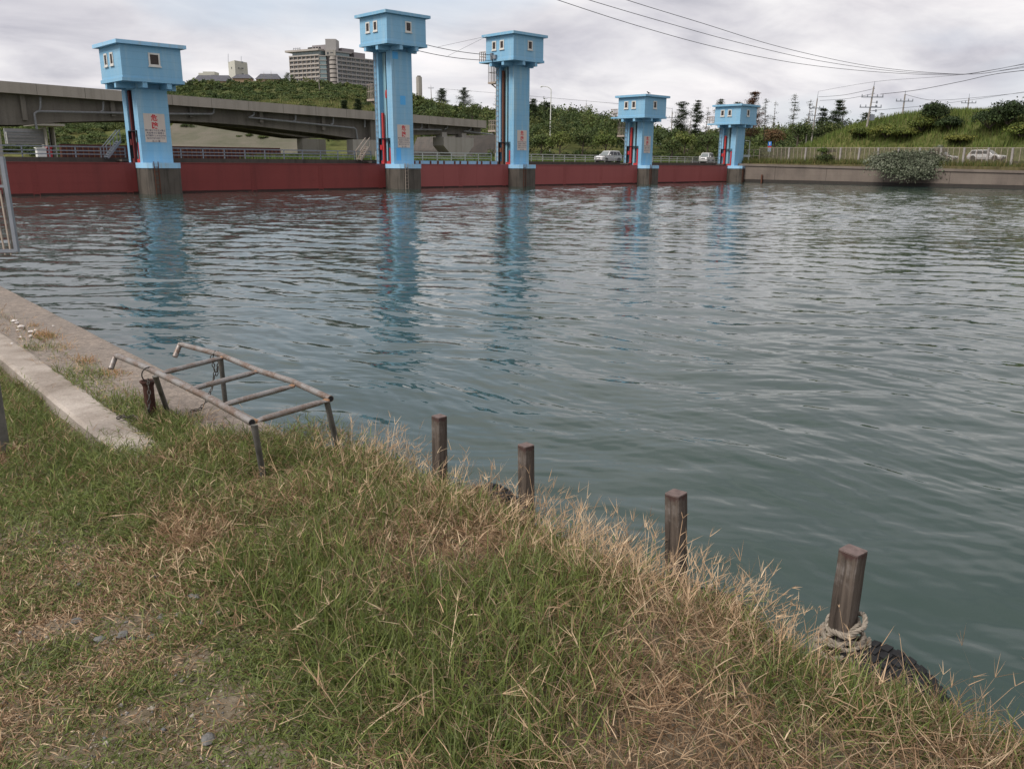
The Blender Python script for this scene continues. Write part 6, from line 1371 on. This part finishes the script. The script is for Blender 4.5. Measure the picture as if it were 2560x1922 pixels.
# chains
M['chain'] = plain('chain_iron', (0.075, 0.068, 0.062), 0.6, 0.5, 0.35, 40)
def chain(path, lab, pitch=0.030, wire=0.0034, ring=None):
    P = [Vector(q_) for q_ in path]; seg = [(P[i + 1] - P[i]).length for i in range(len(P) - 1)]; tot = sum(seg); e = empty('chain', P[0]); tag(e, lab, 'chain', 'rusty chains on the quay')
    def pos(s):
        for i, l in enumerate(seg):
            if s <= l or i == len(seg) - 1: return P[i].lerp(P[i + 1], min(1, s / l)), (P[i + 1] - P[i]).normalized()
            s -= l
    n = int(tot / pitch); up = Vector((0.6, 0.5, 0.62)).normalized()
    for k in range(n):
        c0, d = pos((k + 0.5) * pitch); a = up.cross(d).normalized(); b_ = d.cross(a).normalized()
        if k % 2: a = b_
        h, r_ = pitch * 0.5 + wire * 0.4, 0.0085; pts_ = []
        for q_ in np.linspace(0, 2 * math.pi, 14, endpoint=False): 
            cx, cy = math.cos(q_), math.sin(q_); pts_.append(c0 - P[0] + d * ((h - r_ * 0.4) * cx * (1.15 if abs(cx) > 0.5 else 1)) + a * (r_ * cy))
        b = MB(); b.tube(pts_, wire, 6, closed=True); b.build('link', M['chain'], e, smooth=True)
    if ring:
        c0, rad, ax = ring; ax = Vector(ax).normalized(); u_ = ax.cross(Vector((0, 0, 1))).normalized(); v_ = ax.cross(u_); b = MB()
        b.tube([Vector(c0) - P[0] + (u_ * math.cos(q_) + v_ * math.sin(q_)) * rad for q_ in np.linspace(0, 2 * math.pi, 22, endpoint=False)], 0.0042, 8, closed=True); b.build('ring', M['chain'], e, smooth=True)
cr = at(372, 925, ZR); rd = (at(516, 992, ZR) - cr).normalized()
top = cr - Vector((0, 0, 0.052)); by = top.y
chain([top + Vector((0.0, -0.02, 0)), aty(371, 958, by - 0.06), aty(373, 985, by - 0.09), aty(372, 1020, by - 0.1), at(371, 1036, GZ + 0.02)], 'chain hanging from a ring on the rack rail into the rusty mooring pipe', ring=(cr - Vector((0, 0, 0.028)), 0.046, rd + Vector((0, 0, 0.0))))
cr = at(542, 884, ZR)
chain([cr + Vector((-0.01, 0, 0.02)), cr + Vector((-0.03, -0.02, -0.02)), aty(537, 930, cr.y - 0.02), aty(530, 970, cr.y - 0.03), aty(516, 1002, cr.y - 0.12), at(500, 1022, GZ + 0.012), at(470, 1030, GZ + 0.012)], 'chain looped over the far rail of the rack and trailing on the quay')
chain([cr + Vector((0.01, 0.0, 0.02)), cr + Vector((0.02, -0.02, -0.03)), aty(545, 915, cr.y - 0.01), aty(542, 935, cr.y - 0.015), aty(538, 945, cr.y - 0.02)], 'short doubled end of the chain at the far rail of the rack')
chain([at(292, 1046, GZ + 0.036), at(305, 1041, GZ + 0.036), at(318, 1044, GZ + 0.036), at(335, 1039, GZ + 0.036), at(350, 1050, GZ + 0.03), at(362, 1058, GZ + 0.01)], 'loose end of chain lying on the pale kerb', pitch=0.034, wire=0.004)
M['rust_dark'] = weathered('dark_rust', (0.075, 0.034, 0.026), (0.04, 0.022, 0.018), 0.9, 0.4, 0.3, 6, 0.85)
# rusty mooring pipe
B = at(379, 1042, GZ); e = empty('mooring_pipe', B); tag(e, 'short rusty mooring pipe with a flared rim under the pipe rack', 'bollard')
b = MB(); n = 18; b.lathe([(0.033, -0.1), (0.033, 0.205), (0.040, 0.225), (0.050, 0.237), (0.050, 0.243), (0.040, 0.243), (0.028, 0.225), (0.026, 0.10)], n); b.build('pipe', M['rust_dark'], e, smooth=True)
b = MB(); b.lathe([(0.0255, 0.1), (0.0255, 0.101)], n); b.build('pipe_inside', M['dark'], e)

# ------------------------------------------------------------------ mooring posts, rope and tyres
mt, t, p = material('old_post_wood'); v = coords(t)
gr = t.noise(t.mapping(v, (38, 38, 2.2)), 1.0, 6, 0.7, dist=0.25); fi = t.noise(t.mapping(v, (150, 150, 5)), 1.0, 3, 0.6); pa = t.noise(v, 9, 4, 0.6)
c = t.mix(t.ramp(gr, [(0.36, 0), (0.62, 1)]), (0.034, 0.027, 0.023), (0.115, 0.092, 0.076)); c = t.mix(t.math('MULTIPLY', t.ramp(pa, [(0.5, 0), (0.66, 1)]), t.ramp(fi, [(0.4, 0.1), (0.6, 0.9)])), c, (0.24, 0.215, 0.20))
sz = t.node('ShaderNodeSeparateXYZ'); t.l.new(v, sz.inputs[0])
paint = t.math('ADD', sz.outputs[2], t.math('MULTIPLY', t.math('SUBTRACT', t.noise(t.mapping(v, (40, 40, 14)), 1.0, 4, 0.6), 0.5), 0.075)); pm = t.ramp(paint, [(0.300, 0.0), (0.312, 0.85)]); c = t.mix(pm, c, (0.062, 0.034, 0.031))
cr_ = t.ramp(t.noise(t.mapping(v, (26, 26, 0.8), (5, 2, 1)), 1.0, 2, 0.5), [(0.30, 1.0), (0.325, 0.0)]); c = t.mix(t.math('MULTIPLY', cr_, 0.85), c, (0.012, 0.009, 0.008))
t.l.new(c, p.inputs['Base Color']); p.inputs['Roughness'].default_value = 0.85; p.inputs['Specular IOR Level'].default_value = 0.2; bump(t, p, t.math('ADD', gr, fi), 0.7, 0.004); M['post'] = mt
M['post_top'] = plain('faded_red_post_top', (0.125, 0.092, 0.085), 0.85, 0, 0.3, 45)
PL = ['mooring post farthest along the bank, reddish brown and evenly weathered, nearest the pipe rack', 'mooring post with a straight crack and bleached right face, second from the pipe rack', 'mooring post with a long dark split, rising from the palest dry grass', 'thick mooring post nearest the viewer, rope coiled round its foot']
PP = [((1098, 1040), (1100, 1188), 0), ((1315, 1112), (1316, 1260), 0), ((1690, 1232), (1690, 1412), 0), ((2133, 1375), (2100, 1600), 1)]
POSTS = []
edang = math.atan2(ED.y, ED.x)
for k, (tp, bt, _) in enumerate(PP):
    B = at(*bt, GZ); T = aty(tp[0], tp[1] , B.y); h = T.z - B.z; lean = math.atan2(T.x - B.x, h)
    e = empty('mooring_post', B, 0); e.rotation_euler = (0, lean, edang + R((2, -3, 4, -2)[k])); e.rotation_mode = 'XYZ'
    e.rotation_euler = (Matrix.Rotation(lean, 3, 'Y') @ Matrix.Rotation(edang + R((2, -3, 4, -2)[k]), 3, 'Z')).to_euler(); tag(e, PL[k], 'post', 'wooden mooring posts along the near bank')
    s = (0.0305, 0.0300, 0.0340, 0.0355)[k]; m = MB(); nz = 26; rr = np.random.default_rng(k); ring = []
    for i in range(nz + 1):
        z = -1.4 + (h - 0.004 + 1.4) * i / nz
        for cx, cy in ((-1, -1), (1, -1), (1, 1), (-1, 1)):
            ch_ = 0.86; ring += [(cx * s * (1 if cx * cy > 0 else ch_) + rr.normal(0, 0.0006), cy * s * (ch_ if cx * cy > 0 else 1) + rr.normal(0, 0.0006), z), (cx * s * (ch_ if cx * cy > 0 else 1), cy * s * (1 if cx * cy > 0 else ch_), z)]
    m.add([(x, y, z - h + 0.325) for x, y, z in ring], [(i * 8 + j, i * 8 + (j + 1) % 8, (i + 1) * 8 + (j + 1) % 8, (i + 1) * 8 + j) for i in range(nz) for j in range(8)] + [tuple(range(7, -1, -1)), tuple(nz * 8 + j for j in range(8))])
    o = m.build('shaft', M['post'], e); o.location.z = h - 0.325
    m = MB(); m.prism([(x * 0.985, y * 0.985) for x, y, z in ring[-8:]], h - 0.0035, h + 0.0015); m.build('top_face', M['post_top'], e); POSTS.append((B, e, h))
M['rope'] = plain('old_rope', (0.25, 0.215, 0.175), 0.95, 0, 0.3, 80)
def rope():
    B = POSTS[3][0]; e = empty('rope', B + Vector((0, 0, -0.03))); tag(e, 'old grey rope coiled round the foot of the nearest mooring post', 'rope'); r = np.random.default_rng(4)
    def strand(path, name, closed=False, rad=0.0048):
        P_ = [Vector(q_) for q_ in path]; n = len(P_)
        for s_ in range(3):
            pts_ = []
            for i in range(n):
                d = (P_[(i + 1) % n if closed else min(i + 1, n - 1)] - P_[i - 1 if closed else max(i - 1, 0)]).normalized(); a = d.cross(Vector((0.1, 0.2, 1))).normalized(); b_ = d.cross(a); q_ = 6.283 * s_ / 3 + i * 0.55; pts_.append(P_[i] + (a * math.cos(q_) + b_ * math.sin(q_)) * rad * 0.95)
            b = MB(); b.tube(pts_, rad, 5, closed=closed); b.build(name, M['rope'], e, smooth=True)
    for k, (rx, ry, z, tx, ty) in enumerate(((0.060, 0.054, 0.080, 0.35, -0.12), (0.070, 0.060, 0.052, -0.1, 0.3), (0.058, 0.066, 0.105, 0.4, 0.1), (0.078, 0.068, 0.03, 0.05, -0.3), (0.072, 0.076, 0.012, 0.1, 0.1))):
        n = 110; strand([(rx * math.cos(6.283 * i / n) + 0.012 * math.sin(k), ry * math.sin(6.283 * i / n) + 0.01 * math.cos(k * 2), z + tx * rx * math.cos(6.283 * i / n) + ty * ry * math.sin(6.283 * i / n) + 0.006 * math.sin(5 * 6.283 * i / n + k)) for i in range(n)], 'coil', True)
    n = 60; strand([(0.09 - 0.03 * t_, -0.02 - 0.10 * t_, 0.05 - 0.30 * t_ ** 1.6) for t_ in np.linspace(0, 1, n)], 'tail')
    n = 60; strand([(0.02 - 0.05 * t_, -0.08 - 0.12 * t_ + 0.03 * math.sin(5 * t_), 0.02 - 0.01 * t_) for t_ in np.linspace(0, 1, n)], 'tail')
rope()
M['tyre_black'] = plain('fender_rubber', (0.010, 0.010, 0.011), 0.7, 0, 0.4, 25)
def tyre(P, lab, Rr=0.29):
    e = empty('tyre', P); tag(e, lab, 'tyre', 'black fender tyres hung along the near bank'); ax = EN
    Mx = Matrix(((ED.x, 0, EN.x, 0), (ED.y, 0, EN.y, 0), (0, 1, 0, 0), (0, 0, 0, 1)))
    prof = [(0.60, -0.05), (0.66, -0.085), (0.82, -0.098), (0.95, -0.085), (0.985, -0.07), (0.985, 0.07), (0.95, 0.085), (0.82, 0.098), (0.66, 0.085), (0.60, 0.05)]
    b = MB(); n = 48; vs = []
    for i in range(n):
        a = 6.283 * i / n; vs += [Mx @ Vector((math.cos(a) * f * Rr, math.sin(a) * f * Rr, z)) for f, z in prof]
    k = len(prof); b.add(vs, [(i * k + j, ((i + 1) % n) * k + j, ((i + 1) % n) * k + (j + 1) % k, i * k + (j + 1) % k) for i in range(n) for j in range(k)]); b.build('casing', M['tyre_black'], e, smooth=True)
    b = MB()
    for i in range(44):
        for zz in (-0.05, 0.0, 0.05):
            a = 6.283 * (i + (0.5 if zz == 0 else 0)) / 44; q_ = Matrix.Translation((0, 0, 0)) @ Mx @ Matrix.Rotation(a, 4, 'Z'); b.box(Rr * 0.975, Rr * 1.004, -0.0135, 0.0135, zz - 0.021, zz + 0.021, q_)
    b.build('tread', M['tyre_black'], e)
tyre(aw(11.85, -0.40, 0.82), 'black tyre fender with chunky tread beside the nearest mooring post')
a1, w1 = to_aw(POSTS[0][0]); tyre(aw(a1 + 0.30, -0.375, 0.80), 'black tyre fender just showing by the farthest mooring post')
a1, w1 = to_aw(POSTS[2][0]); tyre(aw(a1 + 0.22, -0.375, 0.76), 'black tyre fender glimpsed through dry grass beside the split mooring post')

# ------------------------------------------------------------------ steel frame and posts at the left edge
def left_frame():
    D = 11.6; o = aty(20, 632, D); e = empty('steel_gate', o); tag(e, 'slanted galvanised bar gate reaching over the water at the left edge', 'gate')
    q_ = lambda u, v_, d=0.0: aty(u, v_, D + d) - o
    def bar(a, c_, w_, h_, nm, mt): b = MB(); b.bar(a, c_, w_, h_); b.build(nm, mt, e)
    bar(q_(5, 392), q_(43, 629), 0.055, 0.05, 'stile', M['steel']); bar(q_(1, 400, 0.06), q_(37, 629, 0.06), 0.02, 0.06, 'stile', M['leg_zinc'])
    bar(q_(-70, 466), q_(12, 466), 0.04, 0.035, 'mid_bar', M['steel']); bar(q_(-90, 629), q_(43, 627), 0.04, 0.045, 'bottom_bar', M['steel'])
    for (a, c_) in (((0, 476), (28, 637)), ((-20, 476), (13, 637)), ((-40, 476), (-1, 636)), ((-60, 476), (-18, 636)), ((33, 600), (43, 634))): bar(q_(*a), q_(*c_), 0.02, 0.02, 'bar', M['rail_rust'])
    o2 = aty(-95, 640, D + 0.1); e2 = empty('gate_post', (o2.x, o2.y, GZ)); tag(e2, 'steel post on the quay that carries the slanted bar gate', 'post')
    b = MB(); b.box(-0.05, 0.05, -0.05, 0.05, 0, 1.5); b.build('shaft', M['rail_rust'], e2); b = MB(); b.box(-0.06, 0.06, -0.06, 0.06, 1.502, 1.52); b.build('cap', M['rail_rust'], e2)
left_frame()
P = at(4, 1120, GZ); e = empty('steel_post', P); tag(e, 'thick blue-grey steel post standing in the grass at the left edge', 'post')
b = MB(); b.lathe([(0.043, -0.1), (0.043, 1.0), (0.040, 1.01)], 16); b.build('shaft', M['leg_zinc'], e, smooth=True); b = MB(); b.lathe([(0.046, 0.99), (0.046, 1.03), (0.02, 1.05)], 16); b.build('cap', M['rust'], e)
